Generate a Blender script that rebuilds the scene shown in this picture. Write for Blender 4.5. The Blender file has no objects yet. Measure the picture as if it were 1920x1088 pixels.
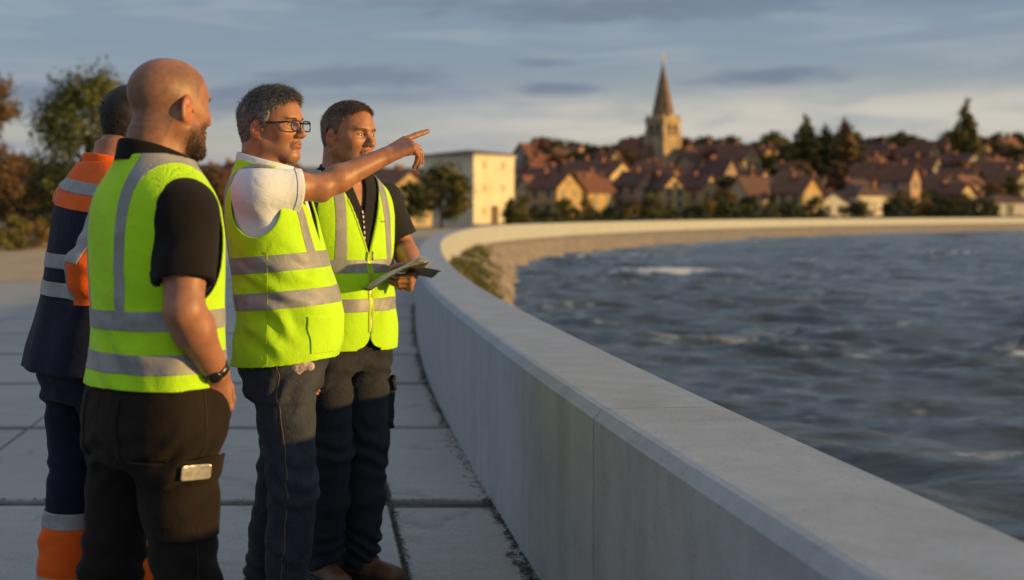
import bpy, bmesh, math, random, os
import numpy as np
from mathutils import Vector, Matrix, Euler, Quaternion

random.seed(7)
RNG = np.random.default_rng(7)
SC = bpy.context.scene
COL = SC.collection
R = math.radians
CAMZ = 1.36


# ----------------------------------------------------------------- objects
def link(o, parent=None):
    COL.objects.link(o)
    if parent is not None:
        o.parent = parent
    return o


def empty(name, loc=(0, 0, 0), rz=0.0):
    o = bpy.data.objects.new(name, None)
    o.empty_display_size = 0.2
    o.location = loc
    o.rotation_euler = (0, 0, rz)
    return link(o)


def tag(o, label=None, cat=None, group=None, kind=None):
    if label:
        o['label'] = label
    if cat:
        o['category'] = cat
    if group:
        o['group'] = group
    if kind:
        o['kind'] = kind
    return o


def mesh_np(name, V, F, m=None, parent=None, smooth=True, colors=None):
    """V (n,3) array, F (m,k) array of equal-sized faces -> one mesh object"""
    V = np.ascontiguousarray(V, dtype=np.float32)
    F = np.ascontiguousarray(F, dtype=np.int32)
    me = bpy.data.meshes.new(name)
    n, k = F.shape
    me.vertices.add(len(V))
    me.vertices.foreach_set('co', V.ravel())
    me.loops.add(n * k)
    me.loops.foreach_set('vertex_index', F.ravel())
    me.polygons.add(n)
    me.polygons.foreach_set('loop_start', np.arange(0, n * k, k, dtype=np.int32))
    me.polygons.foreach_set('use_smooth', np.full(n, smooth, dtype=bool))
    me.update(calc_edges=True)
    me.validate()
    if colors is not None:
        a = me.color_attributes.new('tint', 'FLOAT_COLOR', 'POINT')
        c = np.ones((len(V), 4), np.float32)
        c[:, :3] = colors
        a.data.foreach_set('color', c.ravel())
    o = bpy.data.objects.new(name, me)
    if m is not None:
        me.materials.append(m)
    return link(o, parent)


class MB:
    """collects boxes, prisms, tubes ... builds ONE mesh object"""

    def __init__(s):
        s.v = []
        s.f = []

    def add(s, v, f):
        b = len(s.v)
        s.v.extend([tuple(p) for p in v])
        s.f.extend([tuple(i + b for i in q) for q in f])

    def box(s, c, h, rz=0.0, taper=1.0):
        ca, sa = math.cos(rz), math.sin(rz)
        v = []
        for z in (-1, 1):
            t = taper if z > 0 else 1
            for x, y in ((-1, -1), (1, -1), (1, 1), (-1, 1)):
                X, Y = x * h[0] * t, y * h[1] * t
                v.append((c[0] + X * ca - Y * sa, c[1] + X * sa + Y * ca, c[2] + z * h[2]))
        s.add(v, [(3, 2, 1, 0), (4, 5, 6, 7), (0, 1, 5, 4), (1, 2, 6, 5), (2, 3, 7, 6), (3, 0, 4, 7)])

    def tube(s, pts, rad, n=8, cap=True):
        pts = [Vector(p) for p in pts]
        rings = []
        up = Vector((0, 0, 1))
        for i, p in enumerate(pts):
            t = (pts[min(i + 1, len(pts) - 1)] - pts[max(i - 1, 0)]).normalized()
            a = t.cross(up)
            if a.length < 1e-3:
                a = t.cross(Vector((1, 0, 0)))
            a.normalize()
            b = a.cross(t)
            r = rad[i] if hasattr(rad, '__len__') else rad
            rings.append([p + (a * math.cos(2 * math.pi * k / n) + b * math.sin(2 * math.pi * k / n)) * r for k in range(n)])
        v = [q for r_ in rings for q in r_]
        f = []
        for i in range(len(rings) - 1):
            for k in range(n):
                f.append((i * n + k, i * n + (k + 1) % n, (i + 1) * n + (k + 1) % n, (i + 1) * n + k))
        if cap:
            f.append(tuple(range(n))[::-1])
            f.append(tuple((len(rings) - 1) * n + k for k in range(n)))
        s.add(v, f)

    def build(s, name, m=None, parent=None, smooth=False, bevel=0.0, fix=True):
        me = bpy.data.meshes.new(name)
        me.from_pydata(s.v, [], s.f)
        if fix:
            bm = bmesh.new()
            bm.from_mesh(me)
            bmesh.ops.recalc_face_normals(bm, faces=bm.faces)
            bm.to_mesh(me)
            bm.free()
        if smooth:
            me.polygons.foreach_set('use_smooth', np.ones(len(me.polygons), dtype=bool))
        me.update()
        if m is not None:
            me.materials.append(m)
        o = bpy.data.objects.new(name, me)
        link(o, parent)
        if bevel:
            b = o.modifiers.new('bevel', 'BEVEL')
            b.width = bevel
            b.segments = 2
            b.limit_method = 'ANGLE'
        return o


# ----------------------------------------------------------------- noise
_L = np.random.default_rng(3).random((32, 32, 32)).astype(np.float32)


def noise3(x, y, z):
    xi, yi, zi = np.floor(x), np.floor(y), np.floor(z)
    fx, fy, fz = x - xi, y - yi, z - zi
    fx, fy, fz = [f * f * (3 - 2 * f) for f in (fx, fy, fz)]
    X, Y, Z = [(a.astype(np.int64)) & 31 for a in (xi, yi, zi)]
    X1, Y1, Z1 = (X + 1) & 31, (Y + 1) & 31, (Z + 1) & 31
    c = lambda a, b, d: _L[a, b, d]
    r = ((c(X, Y, Z) * (1 - fx) + c(X1, Y, Z) * fx) * (1 - fy) + (c(X, Y1, Z) * (1 - fx) + c(X1, Y1, Z) * fx) * fy) * (1 - fz) + \
        ((c(X, Y, Z1) * (1 - fx) + c(X1, Y, Z1) * fx) * (1 - fy) + (c(X, Y1, Z1) * (1 - fx) + c(X1, Y1, Z1) * fx) * fy) * fz
    return r * 2 - 1


def fbm(x, y, z, o=3):
    s, a, t = 0, 1.0, 0
    for i in range(o):
        s = s + a * noise3(x * 2 ** i + 7.3 * i, y * 2 ** i + 3.1 * i, z * 2 ** i + 1.7 * i)
        t += a
        a *= .5
    return s / t


def sstep(a, b, x):
    t = np.clip((x - a) / (b - a), 0, 1)
    return t * t * (3 - 2 * t)


# ----------------------------------------------------------------- materials
class NT:
    def __init__(s, name):
        s.m = bpy.data.materials.new(name)
        s.m.use_nodes = True
        s.t = s.m.node_tree
        s.b = s.t.nodes['Principled BSDF']
        s.tc = s.n('ShaderNodeTexCoord')

    def n(s, typ, **kw):
        nd = s.t.nodes.new(typ)
        for k, v in kw.items():
            if hasattr(nd, k):
                setattr(nd, k, v)
            else:
                nd.inputs[k.replace('_', ' ')].default_value = v
        return nd

    def l(s, a, b):
        s.t.links.new(a, b)

    def coord(s, scale=(1, 1, 1), src='Object', rot=(0, 0, 0)):
        mp = s.n('ShaderNodeMapping')
        mp.inputs['Scale'].default_value = scale
        mp.inputs['Rotation'].default_value = rot
        s.l(s.tc.outputs[src], mp.inputs['Vector'])
        return mp.outputs['Vector']

    def noise(s, scale, detail=3, vec=None, rough=.55, dist=0.0):
        nd = s.n('ShaderNodeTexNoise')
        nd.inputs['Scale'].default_value = scale
        nd.inputs['Detail'].default_value = detail
        nd.inputs['Roughness'].default_value = rough
        nd.inputs['Distortion'].default_value = dist
        s.l(vec if vec is not None else s.tc.outputs['Object'], nd.inputs['Vector'])
        return nd.outputs['Fac']

    def ramp(s, fac, stops):
        nd = s.n('ShaderNodeValToRGB')
        e = nd.color_ramp.elements
        while len(e) > 1:
            e.remove(e[-1])
        for i, (p, c) in enumerate(stops):
            el = e[0] if i == 0 else e.new(p)
            el.position = p
            if not hasattr(c, '__len__'):
                c = (c, c, c)
            el.color = (c[0], c[1], c[2], 1)
        s.l(fac, nd.inputs['Fac'])
        return nd.outputs['Color']

    def mix(s, fac, a, b, mode='MIX'):
        nd = s.n('ShaderNodeMix', data_type='RGBA', blend_type=mode)
        for sock, v in ((0, fac), (6, a), (7, b)):
            if isinstance(v, bpy.types.NodeSocket):
                s.l(v, nd.inputs[sock])
            elif sock == 0:
                nd.inputs[0].default_value = v
            else:
                nd.inputs[sock].default_value = (v[0], v[1], v[2], 1)
        return nd.outputs[2]

    def math(s, op, a, b=0.0, clamp=False):
        nd = s.n('ShaderNodeMath', operation=op, use_clamp=clamp)
        for i, v in ((0, a), (1, b)):
            if isinstance(v, bpy.types.NodeSocket):
                s.l(v, nd.inputs[i])
            else:
                nd.inputs[i].default_value = v
        return nd.outputs[0]

    def color(s, c):
        if isinstance(c, bpy.types.NodeSocket):
            s.l(c, s.b.inputs['Base Color'])
        else:
            s.b.inputs['Base Color'].default_value = (c[0], c[1], c[2], 1)

    def bump(s, h, strength=.3, dist=.01, prev=None):
        nd = s.n('ShaderNodeBump')
        nd.inputs['Strength'].default_value = strength
        nd.inputs['Distance'].default_value = dist
        s.l(h, nd.inputs['Height'])
        if prev is not None:
            s.l(prev, nd.inputs['Normal'])
        s.l(nd.outputs['Normal'], s.b.inputs['Normal'])
        return nd.outputs['Normal']

    def set(s, **kw):
        for k, v in kw.items():
            s.b.inputs[k.replace('_', ' ')].default_value = v
        return s.m


def mul(c, f):
    return tuple(min(1, x * f) for x in c)


def mat(name, col, rough=.8, var=.2, scale=6, bump=0.0, bscale=80, bdist=.004, **kw):
    t = NT(name)
    f = t.noise(scale, 4)
    t.color(t.ramp(f, [(.3, mul(col, 1 - var)), (.7, mul(col, 1 + var))]))
    if bump:
        t.bump(t.noise(bscale, 3), bump, bdist)
    return t.set(Roughness=rough, **kw)


def mat_cloth(name, col, var=.18, weave=1.0, rough=.85, sheen=.15, fold=.5, scale=9):
    """woven cloth: mottled dye, thread bump, small creases"""
    t = NT(name)
    f = t.noise(scale, 5)
    t.color(t.ramp(f, [(.28, mul(col, 1 - var)), (.72, mul(col, 1 + var))]))
    n1 = t.bump(t.noise(28, 4, dist=.6), fold, .006)
    t.bump(t.noise(600, 2), .25 * weave, .001, n1)
    return t.set(Roughness=rough, Sheen_Weight=sheen, Specular_IOR_Level=.2)


def mat_tinted(name, rough=.55, sss=0.0, bump=.15, bscale=220, spec=.4, var=.12):
    """uses the mesh's own pigment attribute"""
    t = NT(name)
    a = t.n('ShaderNodeVertexColor')
    a.layer_name = 'tint'
    f = t.noise(40, 4)
    c = t.mix(1.0, a.outputs['Color'], t.ramp(f, [(.3, 1 - var), (.7, 1 + var * .6)]), 'MULTIPLY')
    t.color(c)
    if bump:
        t.bump(t.noise(bscale, 3), bump, .002)
    t.set(Roughness=rough, Specular_IOR_Level=spec)
    if sss:
        t.b.inputs['Subsurface Weight'].default_value = sss
        t.b.inputs['Subsurface Radius'].default_value = (.012, .005, .003)
        t.b.inputs['Subsurface Scale'].default_value = 1.0
    return t.m
# ================================================================= THE SETTING
# inner (promenade) edge of the parapet: X as a function of Y
WY = np.array([-14, -5, 0, 2.06, 3.3, 4.7, 6, 8.1, 10.3, 12.3, 14.8, 17.5, 22, 28, 34, 45.7, 59, 76, 94, 129, 177, 240, 330, 600, 1200.])
WX = np.array([1.55, 1.1, .91, .865, .835, .815, .812, .827, .876, .965, 1.11, 1.30, 1.68, 2.28, 3.02, 4.85, 7.5, 13.8, 23.0, 47, 97, 176, 300, 680, 1500.])
_mm = np.gradient(WX, WY)


def wallx(y):
    y = np.asarray(y, dtype=float)
    i = np.clip(np.searchsorted(WY, y) - 1, 0, len(WY) - 2)
    h = WY[i + 1] - WY[i]
    t = np.clip((y - WY[i]) / h, 0, 1)
    h00 = 2 * t ** 3 - 3 * t ** 2 + 1
    h10 = t ** 3 - 2 * t ** 2 + t
    h01 = -2 * t ** 3 + 3 * t ** 2
    h11 = t ** 3 - t ** 2
    return h00 * WX[i] + h10 * h * _mm[i] + h01 * WX[i + 1] + h11 * h * _mm[i + 1]


def curve_frame(ys):
    x = wallx(ys)
    d = 0.01
    tx = (wallx(ys + d) - wallx(ys - d)) / (2 * d)
    ln = np.sqrt(tx * tx + 1)
    nx, ny = 1 / ln, -tx / ln          # towards the water
    return x, nx, ny


def sweep(name, ys, prof, m, zfun=None, parent=None, closed=True, smooth=False):
    """sweep a section [(offset towards water, z)] along the parapet line"""
    x, nx, ny = curve_frame(ys)
    V = []
    for (o, z) in prof:
        V.append(np.stack([x + nx * o, ys + ny * o, np.full_like(ys, z) if zfun is None else zfun(x + nx * o, ys + ny * o, o, z)], 1))
    V = np.stack(V, 1)               # (n, k, 3)
    n, k = V.shape[:2]
    idx = np.arange(n * k).reshape(n, k)
    kk = k if closed else k - 1
    F = []
    for j in range(kk):
        j2 = (j + 1) % k
        F.append(np.stack([idx[:-1, j], idx[:-1, j2], idx[1:, j2], idx[1:, j]], 1))
    F = np.concatenate(F)
    return mesh_np(name, V.reshape(-1, 3), F, m, parent, smooth)


WALL_H, WALL_T = .77, .405

# ---- concrete
t = NT('concrete')
big = t.noise(1.3, 5, t.coord((1, 1, 1)))
streak = t.noise(7, 5, t.coord((1, 1, .09)), dist=.4)
fine = t.noise(55, 5)
grit = t.noise(420, 2)
c = t.ramp(big, [(.25, (.30, .30, .297)), (.75, (.43, .43, .425))])
c = t.mix(.45, c, t.ramp(streak, [(.28, (.20, .20, .198)), (.62, (.47, .47, .465))]), 'MIX')
c = t.mix(.3, c, t.ramp(fine, [(.3, (.28, .275, .265)), (.7, (.46, .46, .455))]), 'MIX')
c = t.mix(.40, c, t.ramp(grit, [(.3, (.16, .16, .16)), (.6, (.50, .50, .49))]), 'MIX')
blot = t.noise(3.2, 6, dist=1.5)
c = t.mix(1.0, c, t.ramp(blot, [(.40, (.90, .895, .885)), (.56, (1, 1, 1))]), 'MULTIPLY')
pits = t.noise(95, 2, t.coord((1, 1, 1)))
c = t.mix(1.0, c, t.ramp(pits, [(.27, (.45, .45, .44)), (.33, (1, 1, 1))]), 'MULTIPLY')
t.color(t.mix(1.0, c, (.97, 1.03, 1.12), 'MULTIPLY'))
n1 = t.bump(fine, .25, .004)
t.bump(grit, .5, .0025, n1)
M_CONC = t.set(Roughness=.82)

# ---- paving
t = NT('paving')
gi = t.n('ShaderNodeNewGeometry')
big = t.noise(.9, 5)
wip = t.noise(5, 5, t.coord((.5, 3, 1)), dist=1.0)
fine = t.noise(70, 4)
c = t.ramp(gi.outputs['Random Per Island'], [(0, (.27, .275, .285)), (1, (.37, .375, .385))])
c = t.mix(.45, c, t.ramp(big, [(.3, (.2, .205, .21)), (.7, (.42, .425, .43))]))
c = t.mix(.16, c, t.ramp(wip, [(.35, (.18, .185, .19)), (.65, (.42, .42, .42))]))
c = t.mix(.35, c, t.ramp(fine, [(.3, (.2, .2, .2)), (.65, (.45, .45, .44))]))
st = t.ramp(t.noise(1.9, 7, dist=2.5), [(.58, (1.05, 1.0, .94)), (.76, (.66, .63, .58))])
c = t.mix(1.0, c, st, 'MULTIPLY')
t.color(c)
t.bump(t.noise(130, 4), .45, .004)
M_PAVE = t.set(Roughness=.8)

M_CHAN = mat('joint_concrete', (.085, .08, .07), .9, .5, 9, .6, 90)
M_SOIL = mat('ground_soil', (.16, .14, .11), .95, .35, .6, .4, 6, .05)
M_BANK = mat('bank_stone', (.27, .215, .15), .9, .4, 2.5, .8, 7, .08)
M_MOSS = mat('moss', (.05, .05, .03), .95, .6, 25, .6, 160)
t = NT('bank_grass')
gi = t.n('ShaderNodeNewGeometry')
t.color(t.ramp(gi.outputs['Random Per Island'], [(0, (.035, .05, .014)), (.55, (.09, .11, .025)), (.8, (.16, .13, .04)), (1, (.20, .13, .05))]))
M_GRASS = t.set(Roughness=.8)

# ---- ground sheet (land side of the parapet), reaching the horizon
def land_h(x, y):
    rise = sstep(185, 345, y + .02 * x)
    h = 14.0 * rise + rise * 2.2 * fbm(x * .012, y * .012, y * 0)
    far = sstep(400, 1400, y) * 6
    return h + far - .03


ys = np.concatenate([np.linspace(-14, 150, 120), np.linspace(154, 420, 90), np.geomspace(430, 1200, 18)])
ts = np.concatenate([[0], np.geomspace(.0015, 1, 70)])
X = wallx(ys)[:, None] + .1 - ts[None, :] * 900.0
Y = np.repeat(ys[:, None], len(ts), 1)
Z = land_h(X, Y)
idx = np.arange(Z.size).reshape(Z.shape)
F = np.stack([idx[:-1, :-1].ravel(), idx[1:, :-1].ravel(), idx[1:, 1:].ravel(), idx[:-1, 1:].ravel()], 1)
tag(mesh_np('ground', np.stack([X.ravel(), Y.ravel(), Z.ravel()], 1), F, M_SOIL), kind='structure')

# ---- the promenade: big concrete slabs with recessed gravel channels between the rows
PITCH, CH = 2.13, .14
y0 = 6.01 - PITCH * 6 + CH * .5
mb = MB()
for r in range(-1, 30):
    ya = y0 + r * PITCH
    yb = ya + PITCH - CH
    off = 0
    for cidx in range(-11, 5):
        xa = .328 + off + cidx * 2.18 + .009
        xb = xa + 2.18 - .018
        xla, xlb = float(wallx(ya)) + .05, float(wallx(yb)) + .05
        if xa > max(xla, xlb) - .05:
            continue
        j = lambda: random.uniform(-.006, .006)
        dz = random.uniform(-.006, .004)
        b = .008
        pts = [(xa + j(), ya + j()), (min(xb, xla), ya + j()), (min(xb, xlb), yb + j()), (xa + j(), yb + j())]
        cx = sum(p[0] for p in pts) / 4
        cy = sum(p[1] for p in pts) / 4
        ins = [(p[0] + b * (1 if p[0] < cx else -1), p[1] + b * (1 if p[1] < cy else -1)) for p in pts]
        mb.add([(p[0], p[1], -.06) for p in pts] + [(p[0], p[1], -b + dz) for p in pts] + [(p[0], p[1], dz) for p in ins],
               [(0, 1, 5, 4), (1, 2, 6, 5), (2, 3, 7, 6), (3, 0, 4, 7), (4, 5, 9, 8), (5, 6, 10, 9), (6, 7, 11, 10), (7, 4, 8, 11), (8, 9, 10, 11)])
tag(mb.build('promenade_paving', M_PAVE), kind='structure')
# bed below the slabs (seen only in the joints)
ysb = np.linspace(-8, 60, 80)
Vb = []
for y in ysb:
    Vb += [(-26, y, -.022), (float(wallx(y)) + .05, y, -.022)]
Fb = [(2 * i, 2 * i + 1, 2 * i + 3, 2 * i + 2) for i in range(len(ysb) - 1)]
tag(mesh_np('joint_gravel', np.array(Vb), np.array(Fb), M_CHAN, smooth=False), kind='structure')

# plain promenade beyond the slabs
M_PAVE2 = mat('far_paving', (.42, .33, .22), .9, .2, .5)  # beige carries the low sun's warmth in the paving colour
M_SUNTONE = mat('sun_toned_gravel', (.46, .33, .20), .95, .25, .7, .5, 30, .02)  # gravel sheet with the warm tone of sunlight put into its colour
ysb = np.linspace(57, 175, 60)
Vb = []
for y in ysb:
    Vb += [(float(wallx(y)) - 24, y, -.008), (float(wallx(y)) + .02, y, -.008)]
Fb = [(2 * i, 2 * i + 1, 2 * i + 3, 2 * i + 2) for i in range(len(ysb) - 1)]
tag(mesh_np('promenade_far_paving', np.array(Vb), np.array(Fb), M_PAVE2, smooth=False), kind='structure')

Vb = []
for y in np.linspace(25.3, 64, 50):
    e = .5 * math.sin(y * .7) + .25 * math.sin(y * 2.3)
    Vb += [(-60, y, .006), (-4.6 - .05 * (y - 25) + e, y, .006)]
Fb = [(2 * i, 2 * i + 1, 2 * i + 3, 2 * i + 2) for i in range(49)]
tag(mesh_np('sun_toned_ground', np.array(Vb), np.array(Fb), M_SUNTONE, smooth=False), kind='structure')

# ---- parapet: one long curved concrete wall cast in panels
M_CAULK = mat('panel_joint', (.15, .15, .148), .9, .3, 30)
ysw = np.concatenate([np.linspace(-12, 40, 420), np.linspace(40.3, 330, 420)])
prof = [(0, -.1), (0, WALL_H - .03), (.028, WALL_H - .002), (.05, WALL_H), (WALL_T - .012, WALL_H + .004), (WALL_T, WALL_H - .008), (WALL_T + .02, -1.6)]
wall = sweep('parapet_wall', ysw, prof, M_CONC)
tag(wall, 'long curved pale concrete parapet between the slab promenade and the river', 'wall', kind='thing')
# thin cut joints between cast panels, 2 mm proud strips of dark sealant
jj = [3.86 + 2.6 * k for k in range(-4, 60)]
for q, yj in enumerate(jj):
    x, nx, ny = curve_frame(np.array([yj]))
    x, nx, ny = float(x[0]), float(nx[0]), float(ny[0])
    tx, ty = -ny, nx
    w = .0014 if yj < 30 else .006
    mbj = MB()
    pr = [(-.0015, 0.0), (-.0015, WALL_H - .03), (.0265, WALL_H - .0005), (.05, WALL_H + .0015), (WALL_T - .012, WALL_H + .0055), (WALL_T + .0015, WALL_H - .008), (WALL_T + .013, -.4)]
    v = []
    for o, z in pr:
        for s_ in (-w, w):
            v.append((x + nx * o + tx * s_, yj + ny * o + ty * s_, z))
    mbj.add(v, [(2 * i, 2 * i + 1, 2 * i + 3, 2 * i + 2) for i in range(len(pr) - 1)])
    if q < 40:
        mbj.build('panel_joint', M_CAULK, wall)

# dirt and moss collected along the foot of the parapet and in one slab joint
mb = MB()
def tuft(x, y, s):
    for k in range(3):
        a = random.uniform(0, 6.28)
        l = s * random.uniform(.6, 1.3)
        dx, dy = math.cos(a) * l, math.sin(a) * l
        px, py = -math.sin(a) * l * .35, math.cos(a) * l * .35
        mb.add([(x - px, y - py, .001), (x + px, y + py, .001), (x + dx + px * .5, y + dy + py * .5, l * random.uniform(.1, .5)), (x + dx - px * .5, y + dy - py * .5, l * random.uniform(.1, .5))], [(0, 1, 2, 3)])
for k in range(5200):
    y = 3.5 + 16 * random.random() ** 1.3
    dens = .5 + .5 * math.sin(y * 3.1) * math.sin(y * 1.3 + 1)
    if random.random() > .35 + .65 * dens:
        continue
    tuft(float(wallx(y)) - abs(random.gauss(0, .018 + .02 * dens)), y, random.uniform(.005, .016))
for k in range(1500):
    y = 3.5 + 5.5 * random.random()
    tuft(.328 + random.gauss(0, .010), y, random.uniform(.004, .011))
for k in range(1600):
    r = random.randint(2, 6)
    tuft(random.uniform(-3, .85), y0 + r * PITCH - (CH * random.choice((.02, .98))) + random.gauss(0, .006), random.uniform(.004, .012))
tag(mb.build('moss', M_MOSS, fix=False), 'dark moss and dirt along slab joints and parapet foot', 'moss', kind='stuff')

# ---- river bank between parapet and water
ysk = np.concatenate([np.linspace(-12, 20, 60), np.linspace(20.3, 60, 220), np.linspace(60.6, 330, 300)])
offs = np.concatenate([np.linspace(.38, 3.2, 26), np.linspace(3.6, 9, 6)])
WATER_Z = -.80
def bank_w(y):
    return .55 + .85 * sstep(16, 30, y) + .9 * sstep(60, 110, y)
def bank_z(x, y, o, z):
    w = bank_w(y)
    u = (o - .38) / w
    h = .02 - .16 * np.clip(u, 0, .4) / .4 - .85 * np.clip(u - .4, 0, 9)
    n = fbm(x * 1.3, y * 1.3, x * 0, 4) * .12 + np.abs(fbm(x * 3.1, y * 3.1, x * 0 + 4, 2)) * .07
    return np.maximum(h + n * np.clip(u, 0, 1), -3.2)
bank = sweep('river_bank', ysk, [(o, 0) for o in offs], M_BANK, bank_z, closed=False, smooth=True)
tag(bank, kind='structure')

# grass growing on the bank in the bend
mb = MB()
def blade(x, y, z, h, m):
    a = random.uniform(0, 6.28)
    w = h * .09 + .006
    dx, dy = math.cos(a) * w, math.sin(a) * w
    lx, ly = random.gauss(0, h * .35), random.gauss(0, h * .35)
    m.add([(x - dx, y - dy, z), (x + dx, y + dy, z), (x + lx, y + ly, z + h)], [(0, 1, 2)])
for k in range(9500):
    y = random.triangular(21, 54, 30)
    o = .42 + abs(random.gauss(.35, .5))
    if fbm(np.array([y * 1.1]), np.array([o * 2.2]), np.array([2.]))[0] < -.12:
        continue
    if y > 38 and fbm(np.array([y * .6]), np.array([o * 1.4]), np.array([0.]))[0] < .05:
        continue
    x, nx, ny = curve_frame(np.array([y]))
    px, py = float(x[0] + nx[0] * o), float(y + ny[0] * o)
    z = float(bank_z(np.array([px]), np.array([py]), np.array([o]), 0)[0])
    if z < WATER_Z + .08:
        continue
    blade(px, py, z - .02, random.uniform(.05, .20) * (1.5 if random.random() < .15 else 1), mb)
tag(mb.build('bank_grass', M_GRASS, fix=False), 'olive grass growing on the bank inside the bend', 'grass', kind='stuff')

# ---- the river
def waves(x, y):
    """choppy current: many directional waves, sharpened crests"""
    h = 0 * x
    rg = np.random.default_rng(11)
    wx = x + .9 * fbm(x * .22, y * .22, x * 0 + 2, 2)
    wy = y + 1.3 * fbm(x * .16 + 9, y * .22, x * 0 + 5, 2)
    for i in range(26):
        lam = 10 ** rg.uniform(-.42, .62)
        th = rg.normal(R(84), R(24))
        a = .0085 * lam ** .82
        k = 2 * math.pi / lam
        ph = (wx * math.cos(th) + wy * math.sin(th)) * k + rg.uniform(0, 6.28)
        h = h + a * (1 - 2 * np.abs(np.sin(ph * .5)) ** 1.15)
    amp = .75 + .75 * fbm(x * .11, y * .16, x * 0 + 8, 2)
    h = h * amp * 1.5 + .10 * fbm(x * .55, y * 1.0, x * 0 + 1, 3)
    # breaking crests seen in the photo: (x, y, half width, height)
    for (bx, by, bw, bh) in ((12.6, 46.5, 2.6, .34), (10.45, 19.6, 1.5, .17), (6.15, 11.6, 1.1, .11), (21, 55, 2.2, .22), (33, 66, 3, .25), (14, 62, 2.5, .22)):
        g = np.exp(-((x - bx) / bw) ** 2 - ((y - by - .15 * np.sin((x - bx) * 2)) / (bw * .23)) ** 2)
        h = h + bh * g
    return h


rows = [1.0]
while rows[-1] < 380:
    rows.append(rows[-1] + max(.022, rows[-1] * .0052))
rows = np.array([-12, -6, -3, -1, 0, .5] + rows)
cols = np.concatenate([[0], np.cumsum(np.geomspace(1, 60, 520))])
cols = cols / cols[-1]
ww = np.clip(rows * 0.62 + 6, 8, 420)
X = wallx(rows)[:, None] + .3 + cols[None, :] * ww[:, None]
Y = np.repeat(rows[:, None], len(cols), 1)
fade = 1 - .75 * sstep(60, 200, Y)
Hh = waves(X, Y) * fade
Zw = WATER_Z + Hh
crest = Hh
foamn = fbm(X * 3.5, Y * 5.0, X * 0 + 3, 3)
foam = sstep(.185 - .075 * sstep(18, 45, Y), .28 - .075 * sstep(18, 45, Y), Hh + foamn * .10) * sstep(-.25, .25, foamn + .12)
for (bx, by, bw, th_) in ((12.6, 46.5, 2.6, .14), (11.0, 19.55, .55, .05), (10.0, 19.6, .3, .09), (6.0, 11.6, .7, .09)):
    g = np.exp(-((X - bx) / bw) ** 2 - ((Y - by) / (bw * .28)) ** 2)
    foam = np.maximum(foam, sstep(.42, .75, g + foamn * .5) * (.85 if by > 15 else .25))
foam = np.clip(foam + .25 * sstep(.1, .5, foamn * fbm(X * .35, Y * .5, X * 0 + 6, 2) * 3.5), 0, 1) * sstep(.0, .2, foam + foamn * .2 + .1)
idx = np.arange(Zw.size).reshape(Zw.shape)
F = np.stack([idx[:-1, :-1].ravel(), idx[:-1, 1:].ravel(), idx[1:, 1:].ravel(), idx[1:, :-1].ravel()], 1)
t = NT('river_water')
a = t.n('ShaderNodeVertexColor')
a.layer_name = 'tint'
sep = t.n('ShaderNodeSeparateColor')
t.l(a.outputs['Color'], sep.inputs[0])
silt = t.ramp(t.noise(.25, 4), [(.35, (.030, .040, .050)), (.7, (.052, .060, .066))])
fo = t.math('MULTIPLY', sep.outputs[0], t.ramp(t.noise(7, 5, t.coord((1, 1.6, 1))), [(.30, .1), (.5, 1)]))
t.color(t.mix(fo, silt, (.75, .75, .73)))
rr = t.math('ADD', t.math('MULTIPLY', fo, .5), .13)
t.l(rr, t.b.inputs['Roughness'])
n1 = t.bump(t.noise(2.6, 5, t.coord((.55, 1.5, 1)), dist=.7), .75, .08)
t.bump(t.noise(11, 4, t.coord((.6, 1.5, 1)), dist=.5), .45, .02, n1)
M_WATER = t.set(IOR=1.333)
col = np.zeros((Zw.size, 3), np.float32)
col[:, 0] = foam.ravel()
tag(mesh_np('river', np.stack([X.ravel(), Y.ravel(), Zw.ravel()], 1), F, M_WATER, colors=col), kind='structure')
# ================================================================= THE TOWN BEYOND THE BEND
def at(px, Y):
    """world X of a photo column at a distance Y"""
    return (px - 600) * Y / 2400.0


def gz(x, y):
    return float(land_h(np.array([float(x)]), np.array([float(y)]))[0])


WALLS = {
    'cream': mat('render_cream', (.56, .42, .22), .9, .15, .5),
    'ochre': mat('render_ochre', (.52, .34, .14), .9, .15, .5),
    'white': mat('render_white', (.58, .54, .46), .9, .12, .5),
    'pink': mat('render_pink', (.42, .27, .18), .9, .15, .5),
    'pale': mat('render_pale_yellow', (.68, .61, .44), .9, .12, .5),
    'grey': mat('render_grey', (.28, .26, .23), .9, .15, .5),
}
M_ROOF = [mat('roof_tile_red', (.165, .062, .038), .9, .35, 1.2), mat('roof_tile_brown', (.11, .055, .038), .9, .35, 1.2), mat('roof_tile_rust', (.19, .082, .045), .9, .3, 1.2)]
M_GLASS = mat('window_glass', (.06, .055, .05), .4, .2, 3)
M_BLIND = mat('window_blind', (.58, .51, .36), .8, .1, 3)
M_FRAME = mat('window_frame', (.36, .31, .22), .7, .1, 3)
M_CHIM = mat('chimney_brick', (.22, .10, .07), .9, .2, 4)
M_DOOR = mat('door_wood', (.10, .06, .035), .7, .2, 3)


def window_mesh(w, h, nm):
    mb = MB()
    d = .09
    for (cx, cz, hw, hh) in ((0, h / 2 - .05, w / 2, .05), (0, -h / 2 + .05, w / 2, .05), (-w / 2 + .05, 0, .05, h / 2 - .1), (w / 2 - .05, 0, .05, h / 2 - .1), (0, 0, .03, h / 2 - .1)):
        mb.box((cx, 0, cz), (hw, d, hh))
    fr = mb.build(nm, M_FRAME)
    mp = MB()
    mp.box((0, -.01, 0), (w / 2 - .1, .03, h / 2 - .1))
    pa = mp.build('pane', M_GLASS, fr)
    return fr, pa


_WIN = {}


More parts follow.
